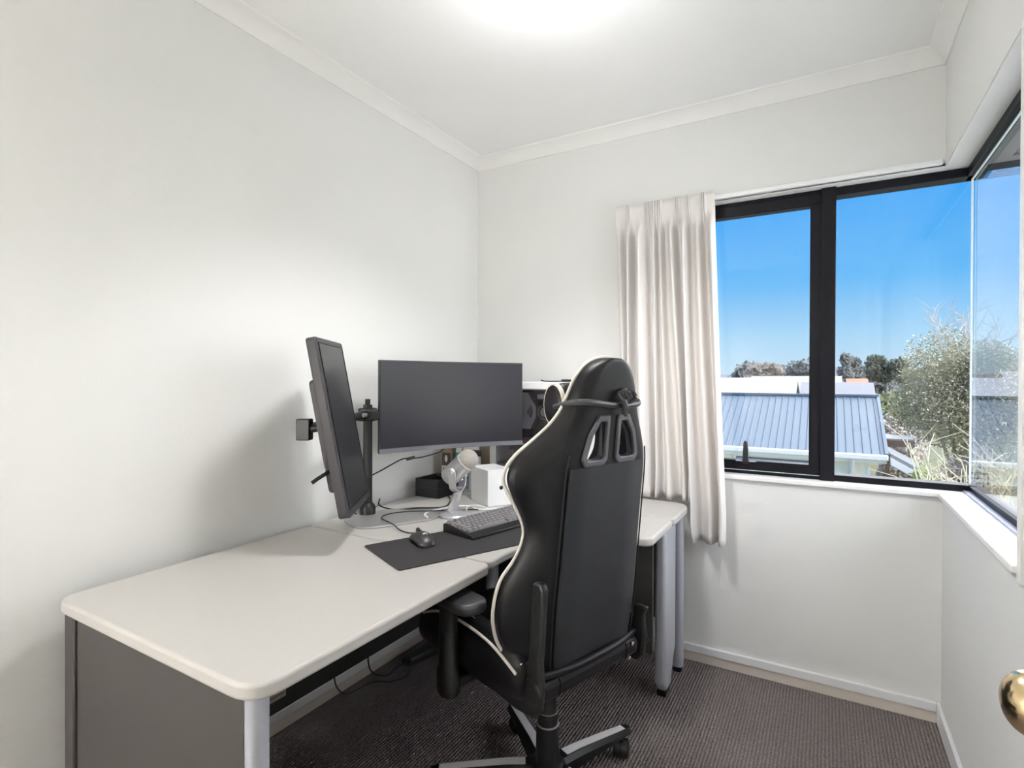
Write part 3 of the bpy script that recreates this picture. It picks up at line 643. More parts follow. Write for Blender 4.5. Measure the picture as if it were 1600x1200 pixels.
# small weak cables
def cable(name, pts, r, m, label, cat='cable', n=8):
    b0 = Vector(pts[0]); o = B().tube([p-b0 for p in spline(pts, n)], r, 7).obj(name, m); o.location = b0; tag(o, label, cat); return o
ck = cable('monitor_cable', [(.286, -.632, .985), (.272, -.665, .945), (.245, -.745, .928), (.225, -.80, .925), (.205, -.84, .925), (.165, -.905, .890), (.10, -1.0, .83), (.085, -1.02, .76), (.10, -.98, .722)], .0028, M_blk, 'thin black monitor cable with a lump hanging below the curved monitor')
B().tube([Vector((.226, -.79, .929))-ck.location, Vector((.214, -.822, .923))-ck.location], .0065, 10).obj('ferrite_bead', M_blk, ck)
cable('power_cable', [(.105, -.86, .76), (.115, -.87, .735), (.17, -.84, .7195), (.25, -.80, .7275), (.31, -.70, .7195), (.25, -.58, .7195), (.20, -.53, .722)], .003, M_blk, 'black cable looping from the pole base to the black tray')
cable('mouse_cable', [(.478, -1.075, .728), (.44, -1.065, .7195), (.39, -1.055, .7195), (.33, -1.03, .7275), (.24, -.99, .7275), (.22, -.93, .7275), (.26, -.86, .7275), (.34, -.80, .7275), (.40, -.705, .7195), (.47, -.66, .7195)], .0022, M_blk, 'thin black cable running from the mouse across the plate')
cable('white_cable', [(.37, -.93+.05, .7195), (.32, -.83, .7215), (.33, -.70, .7195), (.39, -.64, .7195), (.46, -.665, .7195), (.52, -.60, .7195), (.60, -.50, .7195), (.72, -.42, .7195)], .0042, M_white, 'white cable curling behind the microphone')
cable('charging_lead', [(.42, -.70, .7195), (.40, -.66, .7245), (.44, -.64, .7275), (.50, -.635, .7195), (.57, -.575, .7195)], .0036, M_white, 'short white lead lying before the white box')
# microphone
mk = root('microphone', (.425, -.785, DZ)); tag(mk, 'silver desk microphone on a swivel stand, tilted to the chair', 'microphone')
B().lathe([(.001, 0), (.060, 0), (.062, .006), (.056, .013), (.034, .018), (.001, .020)], 40).obj('base', M_silver, mk, bevel=.001)
tv = Vector((.98, .15, 0)).normalized()          # direction the head points (towards the chair)
sv = Vector((-tv.y, tv.x, 0))
def mpt(a, s, z): return tv*a+sv*s+Vector((0, 0, z))
b = B(); b.loft([[mpt(a+da*k, s*w_, z) for k, s in ((-1, -1), (1, -1), (1, 1), (-1, 1))] for a, da, w_, z in ((-.012, .014, .026, .016), (.0, .012, .024, .050), (.012, .010, .024, .085), (.014, .009, .030, .098))]).obj('stem', M_silver, mk, bevel=.006)
yk = B(); yp = []
for k in range(13):
    a = math.pi*(k/12); yp.append((-.047*math.cos(a), .104+.030*(1-math.sin(a))))
for sg in (-1, 1):
    pass
rings = [[mpt(.012+da, s, z+dz) for da, dz in ((-.015, -.004), (.015, -.004), (.015, .004), (-.015, .004))] for s, z in [(-.046, .190), (-.046, .165), (-.046, .135), (-.038, .110), (-.018, .098), (0, .096), (.018, .098), (.038, .110), (.046, .135), (.046, .165), (.046, .190)]]
rings = []
for i, (s, z) in enumerate([(-.046, .188), (-.046, .160), (-.045, .135), (-.038, .112), (-.020, .099), (0, .096), (.020, .099), (.038, .112), (.045, .135), (.046, .160), (.046, .188)]):
    nx_, nz_ = (-s, .0) if abs(s) > .042 else (-s*.6, .02)
    l = math.hypot(nx_, nz_) or 1; nx_, nz_ = nx_/l*.004, nz_/l*.004
    w_ = .011 if i in (0, 10) else .016
    rings.append([mpt(.012-w_, s, z), mpt(.012+w_, s, z), mpt(.012+w_, s+nx_, z+nz_), mpt(.012-w_, s+nx_, z+nz_)])
yk.loft(rings).obj('yoke', M_silver, mk, bevel=.002)
ax = (tv*.74+Vector((0, 0, .67))).normalized(); cen = mpt(.012, 0, .182)
MR = Matrix.Translation(cen) @ ax.to_track_quat('Z', 'Y').to_matrix().to_4x4()
B().lathe([(.001, -.062), (.030, -.060), (.036, -.052), (.0385, -.03), (.0385, .036), (.0395, .038), (.0395, .044), (.001, .044)], 36, MR).obj('body', M_silver, mk)
B().lathe([(.0385, .044), (.0390, .060), (.037, .074), (.031, .086), (.020, .094), (.001, .097)], 36, MR).obj('mesh_head', M_mesh, mk)
B().lathe([(.0393, .042), (.0405, .043), (.0405, .047), (.0393, .048)], 36, MR).obj('trim_ring', M_silver, mk)
for sg in (-1, 1): B().lathe([(.001, 0), (.011, 0), (.012, .006), (.008, .012), (.001, .013)], 20, Matrix.Translation(mpt(.012, sg*.045, .182)) @ (sv*sg).to_track_quat('Z', 'Y').to_matrix().to_4x4()).obj('pivot_knob', M_silver, mk)
dn = MR.to_3x3() @ Vector((0, -1, 0)); dn = Vector((tv.x*.6, tv.y*.6, -.8)); dn = (dn-ax*dn.dot(ax)).normalized()
for d_ in (.012, -.012): B().lathe([(.001, 0), (.006, 0), (.006, .008), (.001, .009)], 14, Matrix.Translation(cen+ax*d_+dn*.036) @ dn.to_track_quat('Z', 'Y').to_matrix().to_4x4()).obj('control_knob', M_silver, mk)
# mouse pad, mouse, keyboard
up_ = Vector((.41, .912, 0)); vp_ = Vector((.912, -.41, 0))
mpd = root('mouse_pad', (.650, -1.035, DZ), math.atan2(.912, .41)); 
bpy.data.objects.remove(mpd)
o = B().prism(rounded([(-.290, -.135), (.290, -.135), (.290, .135), (-.290, .135)], .012, 4), 0, .004).obj('mouse_pad', M_pad, bevel=.001); o.location = (.650, -1.035, DZ); o.rotation_euler = (0, 0, math.atan2(.912, .41)); tag(o, 'dark grey cloth mouse pad across the desk joint', 'mouse pad')
mo = root('computer_mouse', (.548, -1.128, DZ+.004), math.atan2(-.48, .88)); tag(mo, 'black computer mouse with a small pale emblem on the pad', 'mouse')
rings = []
for x, w_, h_ in ((-.060, .016, .012), (-.052, .027, .022), (-.030, .031, .032), (0, .030, .038), (.025, .031, .038), (.045, .030, .030), (.058, .022, .018), (.063, .010, .008)):
    rings.append([Vector((x, w_*c, max(0, h_*s_))) for c, s_ in ((-1, 0), (-1.02, .35), (-.85, .72), (-.45, .95), (0, 1), (.45, .95), (.85, .72), (1.02, .35), (1, 0))])
B().loft(rings).obj('body', M_blk2, mo, sub=1)
B().tube([(-.058, 0, .018), (-.030, 0, .033), (-.004, 0, .0385)], .0015, 6).obj('button_split', M_blk, mo)
B().lathe([(.001, -.004), (.010, -.004), (.011, 0), (.010, .004), (.001, .004)], 18, Matrix.Translation((-.034, 0, .030)) @ Matrix.Rotation(math.pi/2, 4, 'X')).obj('wheel', M_blk, mo)
em = B(); arc = [(.034+.0075*math.cos(a), .0075*math.sin(a), .0352) for a in [R(40+k*25) for k in range(12)]]
arc = [(.030-.0068*math.sin(a), .0068*math.cos(a)-.002, .0365-.09*(.0068*(1-math.sin(a)))) for a in [R(-60+k*20) for k in range(13)]]
em.tube(arc, .0014, 6); em.tube([(.030, -.002, .0368), (.030, -.0095, .0366)], .0014, 6)
em.obj('emblem', M_mark, mo)
ku = Vector((.23, .973, 0)); kr = math.atan2(.973, .23)
KB = root('keyboard', (.648, -.792, DZ+.004), kr); tag(KB, 'black mechanical keyboard half hidden by the chair', 'keyboard')
kbm = B(); kbm.loft([[Vector((x, y, z)) for y, z in ((-.082, 0), (-.082, .010), (-.060, .016), (.065, .028), (.072, .028), (.072, 0))] for x in (-.222, .222)])
kbm.obj('case', M_blk, KB, bevel=.003)
km = B(); km.loft([[Vector((sx*x, sy*y, z)) for sx, sy in ((-1, -1), (1, -1), (1, 1), (-1, 1))] for x, y, z in ((.0088, .0088, 0), (.0086, .0086, .003), (.0068, .0066, .010))])
kmesh = km.mesh('key'); kmesh.materials.append(M_key)
rows = [(.056, [1]*1+[1]*13+[1]*3), (.034, [1]*13+[2]+[1]*7), (.015, [1.5]+[1]*12+[1.5]+[1]*7), (-.004, [1.75]+[1]*11+[2.25]), (-.023, [2.25]+[1]*10+[2.75]), (-.042, [1.25, 1.25, 1.25, 6.25, 1.25, 1.25, 1.25, 1.25])]
P_ = .01905
for ri, (y, ws_) in enumerate(rows):
    x = -.214
    for w_ in ws_:
        k = bpy.data.objects.new('key', kmesh); COL.objects.link(k); k.parent = KB
        k.location = (x+w_*P_/2, y, .0165+.0125*(y+.060)/.125); k.scale = ((w_*P_-.0016)/.0176, 1, 1); k.rotation_euler = (math.atan(.012/.125), 0, 0)
        x += w_*P_
        if ri == 0 and ws_ and round((x+.214)/P_) in (1,): x += P_*.6
# white box with a black dot
wb = root('white_box', (.418, -.510, DZ), math.atan2(.77, .64)+R(10)); tag(wb, 'white carton with a black dot beside the microphone', 'box')
B().b2((-.058, -.080, 0), (.058, .080, .152)).obj('carton', M_white, wb, bevel=.002)
B().lathe([(.001, 0), (.0085, 0), (.0085, .0012), (.001, .0012)], 24, Matrix.Translation((.005, -.080, .076)) @ Matrix.Rotation(math.pi/2, 4, 'X')).obj('dot', M_blk, wb)
B().b2((-.0583, -.0803, .1478), (.0583, .0803, .1484)).obj('lid_line', M_clear, wb)
# black tray with a coiled lead
bt = root('black_tray', (.122, -.505, DZ)); tag(bt, 'open black tray box against the left wall', 'tray')
b = B(); x_, y_, t_ = .066, .078, .006
b.b2((-x_, -y_, 0), (x_, y_, t_)); b.b2((-x_, -y_, 0), (-x_+t_, y_, .082)); b.b2((x_-t_, -y_, 0), (x_, y_, .082)); b.b2((-x_, -y_, 0), (x_, -y_+t_, .082)); b.b2((-x_, y_-t_, 0), (x_, y_, .082))
b.obj('tray_body', M_blk, bt, bevel=.002)
B().b2((-x_-.001, -y_-.001, .044), (x_+.001, y_+.001, .046)).obj('groove', M_dark, bt)
cable('coiled_lead', [(.122+.040*math.cos(a)*(.75+.25*math.cos(a*3)), -.505+.050*math.sin(a), DZ+.020+.0068*k+.02*math.sin(a*.7)) for k, a in enumerate([i*.9 for i in range(11)])], .004, M_blk2, 'grey lead coiled inside the black tray')
# things between wall and computer
bx = root('product_box', (.085, -.335, DZ)); tag(bx, 'brown printed carton standing upright by the left wall', 'box')
B().b2((-.040, -.05, 0), (.025, .05, .235)).obj('carton', M_card, bx, bevel=.001)
B().b2((-.030, -.0512, .115), (.022, -.0502, .175)).obj('dark_print', M_dkcard, bx)
B().prism([(.008*math.cos(a)-.004, .017*math.sin(a)+.147) for a in [2*math.pi*i/20 for i in range(20)]], -.0520, -.0514, lambda x, y, z: (x, z, y)).obj('oval_print', M_white, bx)
B().b2((-.030, -.0512, .040), (.022, -.0502, .112)).obj('pale_print', M_white, bx)
for k in range(3):
    for j in range(2): B().b2((-.022+j*.022, -.0518, .050+k*.020), (-.010+j*.022, -.0513, .062+k*.020)).obj('print_square', M_dkcard, bx)
tb = root('teal_bottle', (.137, -.36, DZ)); tag(tb, 'teal bottle with a white cap under the curved monitor', 'bottle')
B().lathe([(.001, 0), (.019, 0), (.020, .004), (.020, .165), (.016, .178), (.001, .180)], 24).obj('body', M_teal, tb)
B().lathe([(.001, .180), (.015, .180), (.015, .205), (.001, .206)], 20).obj('cap', M_white, tb)
jb = root('clear_jar', (.195, -.315, DZ)); tag(jb, 'cloudy plastic jar with a dark lid beside the teal bottle', 'jar')
B().lathe([(.001, 0), (.034, 0), (.035, .004), (.035, .150), (.030, .160), (.001, .160)], 28).obj('jar_body', M_clear, jb)
B().lathe([(.001, .160), (.033, .160), (.033, .185), (.001, .186)], 28).obj('lid', M_dkcard, jb)
cb = root('cardboard_box', (.222, -.20, DZ)); tag(cb, 'tan cardboard box beside the white computer', 'box')
B().b2((-.040, -.05, 0), (.042, .06, .24)).obj('carton', mat('tan_card', (.42, .35, .27), .8, noise=(20, .05)), cb, bevel=.001)
# computer
pcx0, pcx1, pcy0, pcy1 = .285, .742, -.315, -.105
PC = root('computer_tower', ((pcx0+pcx1)/2, (pcy0+pcy1)/2, DZ)); tag(PC, 'white computer tower with a glass side showing its insides', 'computer')
hx, hy, hz = (pcx1-pcx0)/2, (pcy1-pcy0)/2, .520
for x, y in ((-hx+.03, -hy+.03), (hx-.03, -hy+.03), (-hx+.03, hy-.03), (hx-.03, hy-.03)): B().b2((x-.014, y-.014, 0), (x+.014, y+.014, .014)).obj('foot', M_blk, PC)
b = B(); b.b2((-hx, -hy, .012), (hx, hy, .030)); b.b2((-hx, hy-.012, .03), (hx, hy, hz-.03)); b.b2((-hx, -hy, .03), (-hx+.012, hy, hz)); b.b2((hx-.012, -hy, .03), (hx, hy, hz)); b.obj('case', M_white, PC, bevel=.002)
tp = B().b2((-hx, -hy-.001, hz-.034), (hx, hy, hz)).obj('top_panel', M_white, PC, bevel=.004)
B().b2((-hx, -hy-.002, hz-.037), (hx, -hy+.004, hz-.034)).obj('top_gap', M_pcg, PC)
B().b2((-hx+.012, -hy, .03), (-hx+.034, -hy+.010, hz-.037)).obj('front_pillar', M_white, PC)
B().b2((-hx+.036, -hy-.003, .032), (hx-.004, -hy+.001, hz-.038)).obj('glass_side', M_pcglass, PC)
B().b2((-hx+.02, hy-.020, .10), (hx-.014, hy-.013, hz-.04)).obj('motherboard', M_pcin, PC)
sh = B().b2((-hx+.014, -hy+.02, .03), (hx-.014, hy-.02, .135)).obj('power_shroud', M_pcg, PC)
for k in range(6): B().lathe([(.001, 0), (.006, 0), (.006, .002), (.001, .002)], 10, Matrix.Translation((-hx+.045, -hy+.018, .045+k*.014)) @ Matrix.Rotation(math.pi/2, 4, 'X')).obj('vent_hole', M_blk, sh)
B().b2((-hx+.09, -hy+.03, .20), (hx-.05, hy-.02, .245)).obj('graphics_card', M_pcred, PC, bevel=.003)
B().b2((-hx+.09, -hy+.028, .228), (hx-.05, -hy+.03, .232)).obj('card_edge', M_pcw, PC)
cx_, cz_ = -hx+.218, .375
B().lathe([(.030, 0), (.036, 0), (.036, .05), (.030, .05), (.030, .0)], 30, Matrix.Translation((cx_, hy-.02, cz_)) @ Matrix.Rotation(math.pi/2, 4, 'X')).obj('cooler_ring', M_pcg, PC)
B().lathe([(.001, 0), (.030, 0), (.030, .044), (.022, .047), (.001, .047)], 30, Matrix.Translation((cx_, hy-.02, cz_)) @ Matrix.Rotation(math.pi/2, 4, 'X')).obj('cooler_cap', M_blk2, PC)
for r_ in (.012, .020): B().lathe([(r_, .047), (r_+.0018, .047), (r_+.0018, .0485), (r_, .0485)], 26, Matrix.Translation((cx_, hy-.02, cz_)) @ Matrix.Rotation(math.pi/2, 4, 'X')).obj('cooler_mark', M_pcw, PC)
B().b2((cx_-.045, hy-.06, cz_+.062), (cx_+.035, hy-.02, cz_+.086)).obj('heat_sink', M_pcw, PC, bevel=.004)
B().prism([(cx_-.12, .29), (cx_-.075, .29), (cx_-.045, .35), (cx_-.045, .40), (cx_-.09, .47), (cx_-.12, .47)], hy-.07, hy-.02, lambda x, z, y: (x, y, z)).obj('front_shield', M_pcw, PC, bevel=.003)
B().prism([(cx_-.095, .375), (cx_-.072, .345), (cx_-.060, .375), (cx_-.072, .405)], hy-.073, hy-.069, lambda x, z, y: (x, y, z)).obj('shield_inset', M_pcg, PC)
for k in range(4): B().b2((cx_+.062+k*.009, hy-.055, .335), (cx_+.067+k*.009, hy-.02, .435)).obj('memory_stick', M_pcg if k % 2 else M_pcw, PC)
B().b2((cx_+.125, hy-.06, .345), (cx_+.15, hy-.02, .385)).obj('port_block', M_white, PC)
B().tube([(cx_+.12, hy-.05, .40), (cx_+.16, hy-.05, .45)], .002, 6).obj('pipe', M_pcw, PC)
# glasses / small headset on the computer's top
hsx = root('gadget', (.62, -.27, DZ+.52)); tag(hsx, 'small black gadget with a thin lead on top of the computer', 'gadget')
B().tube(spline([(-.085, 0, .008), (-.07, .0, .004), (-.03, 0, .003), (.02, 0, .004), (.05, 0, .010)], 5), .003, 7).obj('lead', M_blk, hsx)
B().b2((.02, -.012, 0), (.062, .012, .012)).obj('gadget_body', M_blk, hsx, bevel=.004)
B().lathe([(.001, 0), (.008, 0), (.008, .016), (.001, .016)], 14, Matrix.Translation((.078, 0, 0))).obj('plug', M_blk2, hsx)
# things on the floor
pb = root('power_block', (.110, -.615, 0), R(78)); tag(pb, 'black power block on the carpet under the desk', 'power adapter')
B().b2((-.075, -.032, 0), (.075, .032, .040)).obj('block', M_blk2, pb, bevel=.012, seg=3)
B().lathe([(.001, 0), (.014, 0), (.012, .010), (.001, .010)], 14, Matrix.Translation((-.075, 0, .02)) @ Matrix.Rotation(-math.pi/2, 4, 'Y')).obj('socket', M_blk, pb)
cable('floor_cable', [(.10, -.695, .02), (.085, -.74, .006), (.08, -.80, .004), (.055, -.86, .05), (.05, -.87, .16), (.052, -.87, .24)], .0035, M_blk2, 'black cable rising from the power block to the desk')
cable('loop_cable', [(.12, -.69, .02), (.16, -.75, .004), (.13, -.82, .004), (.07, -.86, .004), (.045, -.97, .004), (.04, -1.02, .05), (.045, -1.04, .12), (.05, -1.04, .22)], .003, M_blk2, 'thin dark cable looping along the skirting under the desk')

# ================================================================== outdoors
GZ = -2.75
tag(B().b2((-60, 1.2, GZ-.3), (90, 200, GZ)).obj('ground', M_ground), 'scrubby green ground around the houses', 'ground', kind='structure')
tag(B().b2((2.6, -4, GZ), (9, 9.5, GZ+.02)).obj('driveway', M_conc), 'pale concrete yard below the window', 'yard', kind='structure')
# own eaves, dark soffit round the corner
tag(B().prism([(-1.5, .16), (W+.16, .16), (W+.16, -4), (W+.62, -4), (W+.62, .56), (-1.5, .56)], 2.15, 2.30).obj('eaves', M_eave), 'dark eaves of this house outside the corner window', 'eaves', kind='structure')
# ------------------------------------------------------------------ blue-roofed neighbour
NX0, NX1, NE, NR, EZ, RZ = -9.0, 2.78, 11.35, 13.85, -.32, .885
nh = root('house', (0, 12, GZ)); tag(nh, 'cream weatherboard house with a long blue steel roof', 'house')
def npart(b, name, m, par=None, **k):
    bmesh.ops.translate(b.bm, verts=b.bm.verts, vec=(0, -12, -GZ)); return b.obj(name, m, par or nh, **k)
b = B(); b.loft([[Vector((x, y, z)) for y, z in ((NE, EZ), (NR, RZ), (2*NR-NE, EZ), (2*NR-NE, EZ-.06), (NR, RZ-.07), (NE, EZ-.06))] for x in (NX0, NX1)])
rf = npart(b, 'roof', M_roof)
rib = B(); sl = math.atan2(RZ-EZ, NR-NE); ln = math.hypot(RZ-EZ, NR-NE)
rib.loft([[Vector((x, y, z)) for x, z in ((-.018, 0), (-.008, .016), (.008, .016), (.018, 0))] for y in (0, ln)])
rme = rib.mesh('roof_rib'); rme.materials.append(M_rib)
x = NX1-.10
while x > -4.2:
    k = bpy.data.objects.new('roof_rib', rme); COL.objects.link(k); k.parent = rf; k.location = (x, NE-12, EZ-GZ); k.rotation_euler = (sl, 0, 0); x -= .155
npart(B().b2((NX0, NR-.11, RZ-.02), (NX1+.02, NR+.11, RZ+.035)), 'ridge_cap', M_rib, rf)
b = B(); b.loft([[Vector((NX1+dx, y, z+dz)) for dx, dz in ((-.03, -.10), (.035, -.10), (.035, .04), (-.03, .04))] for y, z in ((NE, EZ), (NR, RZ))]); npart(b, 'verge_flashing', M_roof)
npart(B().b2((NX0, NE-.13, EZ-.10), (NX1+.02, NE+.01, EZ+.01)), 'gutter', M_gut, bevel=.02)
npart(B().b2((NX0, NE, EZ-.18), (NX1, NE+.05, EZ-.08)), 'fascia', M_gut)
WY = NE+.20
npart(B().b2((NX0, WY, GZ), (NX1-.30, WY+5, EZ-.12)), 'wall', M_board)
npart(B().b2((NX0, NE+.02, EZ-.185), (NX1-.02, WY+.1, EZ-.165)), 'soffit', M_gut)
bb = B(); bb.loft([[Vector((x, y, z)) for y, z in ((0, .0), (-.030, .0), (-.012, .17), (0, .17))] for x in (0, NX1-.30+5.0)])
bme = bb.mesh('weatherboard'); bme.materials.append(M_board)
for k in range(14):
    o = bpy.data.objects.new('weatherboard', bme); COL.objects.link(o); o.parent = nh; o.location = (-5.0, WY-12, EZ-.36-k*.165-GZ)
npart(B().b2((NX1-.34, WY-.04, GZ), (NX1-.27, WY+.03, EZ-.3)), 'corner_board', M_gut)
b = B(); b.tube([(NX1-.62, NE-.05, EZ-.12), (NX1-.62, NE+.02, EZ-.22), (NX1-.62, WY-.08, EZ-.38), (NX1-.62, WY-.08, GZ)], .05, 10); npart(b, 'downpipe', M_gut)
b = B(); b.loft([[Vector((x, y, z)) for y, z in ((NE+.20, EZ-.3), (NE+.20, EZ-.0), (NR, RZ-.08), (2*NR-NE-.20, EZ-.0), (2*NR-NE-.20, EZ-.3))] for x in (NX1-.36, NX1-.30)]); npart(b, 'gable_wall', M_board)
# window with a blind
wx0, wx1, wz1 = -.20, 1.45, -.56
wn = npart(B().b2((wx0-.06, WY-.06, wz1-1.0), (wx1+.06, WY-.005, wz1+.06)), 'window', M_gut)
npart(B().b2((wx0, WY-.07, wz1-.95), (wx1, WY-.055, wz1)), 'pane', M_hglass, wn)
for k in range(5): npart(B().b2((wx0+.02, WY-.085, wz1-.10-k*.09), (wx1-.02, WY-.072, wz1-.045-k*.09)), 'blind_slat', M_shut, wn)
# lean-to and pergola on the gable side
lt = root('lean_to', (3.1, 11.9, GZ)); tag(lt, 'small lean-to with a white sloping bargeboard beside the blue roof', 'lean-to')
def lpart(b, name, m, **k):
    bmesh.ops.translate(b.bm, verts=b.bm.verts, vec=(-3.1, -11.9, -GZ)); return b.obj(name, m, lt, **k)
b = B(); b.loft([[Vector((x, y, z)) for x, z in ((2.84, -.34), (3.46, -.68), (3.46, -.62), (2.84, -.27))] for y in (11.30, 13.6)]); lpart(b, 'roof', M_groof)
b = B(); b.loft([[Vector((x, y, z)) for x, z in ((2.84, -.50), (3.46, -.86), (3.46, -.70), (2.84, -.35))] for y in (11.24, 11.30)]); lpart(b, 'bargeboard', M_gut)
lpart(B().b2((3.34, 11.5, GZ), (3.44, 11.6, -.70)), 'post', M_timber)
pg = root('pergola', (3.6, 15.5, GZ)); tag(pg, 'grey flat-roofed pergola on dark posts behind the lean-to', 'pergola')
def ppart(b, name, m, **k):
    bmesh.ops.translate(b.bm, verts=b.bm.verts, vec=(-3.6, -15.5, -GZ)); return b.obj(name, m, pg, **k)
ppart(B().b2((2.95, 14.4, -.30), (3.6, 15.6, -.22)), 'roof', M_groof); ppart(B().b2((2.95, 14.35, -.42), (3.6, 14.4, -.26)), 'fascia', M_timber)
for x in (3.0, 3.48): ppart(B().b2((x, 14.5, GZ), (x+.10, 14.6, -.30)), 'post', M_timber)
# ------------------------------------------------------------------ further houses
def gable_house(name, x0, x1, y0, y1, ez, rz, mr, mw, label, ribs=False):
    cx, cy = (x0+x1)/2, (y0+y1)/2; r_ = root(name, (cx, cy, GZ)); tag(r_, label, 'house', )
    T = lambda x, y, z: Vector((x-cx, y-cy, z-GZ))
    B().loft([[T(x, y, z) for y, z in ((y0-.3, ez-.1), (cy, rz), (y1+.3, ez-.1), (y1+.3, ez-.2), (cy, rz-.1), (y0-.3, ez-.2))] for x in (x0-.3, x1+.3)]).obj('roof', mr, r_)
    B().loft([[T(x, y, z) for y, z in ((y0, GZ), (y0, ez-.05), (cy, rz-.12), (y1, ez-.05), (y1, GZ))] for x in (x0, x1)]).obj('wall', mw, r_)
    B().b2(T(x0-.3, y0-.42, ez-.24), T(x1+.3, y0-.29, ez-.10)).obj('gutter', M_gut, r_)
    for k in range(3):
        x = x0+(x1-x0)*(.2+.3*k); f = B().b2(T(x-.6, y0-.05, ez-1.6), T(x+.6, y0-.01, ez-.5)).obj('window', M_gut, r_)
        B().b2(T(x-.52, y0-.07, ez-1.52), T(x+.52, y0-.045, ez-.58)).obj('pane', M_hglass, f)
    return r_
gable_house('house', -16, .15, 24.3, 31, .05, 1.42, M_wroof, M_board2, 'house with a bright white roof just beyond the blue roof')
gable_house('house', .85, 3.35, 26.5, 31.5, .10, 1.20, M_groof, M_board2, 'tan house with a dull grey roof right of the white roof')
gable_house('house', -4.5, 2.6, 52, 60, .5, 1.75, M_groof, M_board, 'distant grey-roofed house above the white roof')
gable_house('house', -19, -9.5, 50, 57, .8, 2.1, M_wroof, M_board, 'distant pale house beside the curtain edge')
gable_house('house', 3.7, 5.0, 60, 66, .4, 1.55, M_oroof, M_board2, 'distant house with an orange tile roof')
gable_house('house', 8.6, 12.2, 62, 68, -.4, .35, M_wroof, M_board, 'small white shed roof among the scrub')
gable_house('house', 17, 26, 48, 56, .2, 1.5, M_oroof, M_board2, 'orange-roofed house far to the right behind the tree')
# ------------------------------------------------------------------ hill and far trees
hb = bmesh.new(); rows_ = []
for i, y in enumerate((120, 135, 150, 170)):
    row = []
    for k in range(61):
        x = -90+k*4.2; z = GZ + (0, 4.6, 6.0, 5.0)[i]*(1+.22*math.sin(x*.05+1)+.10*math.sin(x*.13))
        row.append(hb.verts.new((x, y, z)))
    rows_.append(row)
for a, c in zip(rows_[:-1], rows_[1:]):
    for k in range(60): hb.faces.new((a[k], a[k+1], c[k+1], c[k]))
me = bpy.data.meshes.new('hill'); hb.to_mesh(me); hb.free(); tag(link('hill', me, M_hill), 'low dark wooded hill on the horizon', 'hill')
def crown_mesh(name, rx, ry, rz_, n, leaf, rnd, m, lumps=7):
    """a crown of leaf quads gathered in lumps"""
    vs_, fs = [], []
    L = [(rnd.uniform(-.55, .55)*rx, rnd.uniform(-.55, .55)*ry, rnd.uniform(-.5, .55)*rz_, rnd.uniform(.38, .62)) for _ in range(lumps)]
    for _ in range(n):
        lx, ly, lz, lr = rnd.choice(L)
        d = Vector((rnd.gauss(0, 1), rnd.gauss(0, 1), rnd.gauss(0, 1))).normalized()*(rnd.random()**.45)*lr
        c = Vector((lx+d.x*rx, ly+d.y*ry, lz+d.z*rz_))
        a = Vector((rnd.gauss(0, 1), rnd.gauss(0, 1), rnd.gauss(0, 1))).normalized(); b_ = a.orthogonal().normalized()
        s = leaf*rnd.uniform(.6, 1.3); k = len(vs_)
        vs_ += [c-a*s, c+b_*s*.5, c+a*s, c-b_*s*.5]; fs.append((k, k+1, k+2, k+3))
    me = bpy.data.meshes.new(name); me.from_pydata([tuple(v) for v in vs_], [], fs); me.materials.append(m); return me
def tree(name, loc, h, rx, ry, rz_, n, leaf, m, label, group=None, seed=0, trunk=M_bark, cat='tree', lumps=7, tr=.10, share=None):
    rnd = random.Random(seed); r_ = root(name, loc); tag(r_, label, cat, group)
    me = share or crown_mesh('foliage', rx, ry, rz_, n, leaf, rnd, m, lumps)
    f = link('foliage', me, None, r_); f.location = (0, 0, h-rz_*.9); f['kind'] = 'stuff'
    B().tube([(0, 0, -.05), (.02*h, 0, h*.35), (0, .02*h, h-rz_*.7)], tr, 8, .4).obj('trunk', trunk, r_)
    return r_, me
far = [(-26, 74, 6.0, 6), (-20, 88, 6.6, 6), (-15, 70, 5.6, 5), (-9.5, 92, 8.0, 6), (-6, 80, 7.4, 5), (-2.0, 84, 8.3, 6), (0.8, 96, 8.0, 4), (6.6, 104, 8.2, 3.4), (7.0, 85, 7.0, 4), (9.5, 100, 8.2, 4), (13, 95, 7.0, 5), (31, 70, 8.6, 6), (24, 74, 8.2, 6), (39, 76, 8, 6)]
OW = 'first second third fourth fifth sixth seventh eighth ninth tenth eleventh'.split()
FL = [('brown bare' if i in (0, 2, 4) else 'dark') + ' far tree, %s from the curtain in the horizon row' % OW[i] if i < 11 else 'dark far tree, %s from the corner in the right-hand pane' % ('third', 'first', 'second')[i-11] for i in range(14)]
for i, (x, y, h, w_) in enumerate(far):
    h = h*.86
    mt_ = M_leaff if i not in (0, 2, 4) else M_leafb
    tree('far_tree', (x, y, GZ), h, w_*.62, w_*.5, h*.36, 1500, .42, mt_, FL[i], 'far trees along the horizon', seed=30+i, lumps=9, tr=.2)
tree('pine_tree', (7.3, 70, GZ), 6.9, 1.9, 1.8, 1.7, 2200, .30, M_leafd, 'broad dark pine standing alone left of the blossom tree', seed=70, tr=.25)
tree('pine_tree', (4.2, 78, GZ), 7.6, 1.3, 1.3, 1.8, 1300, .32, M_leaff, 'tall pine top right of the window mullion', seed=71, tr=.2)
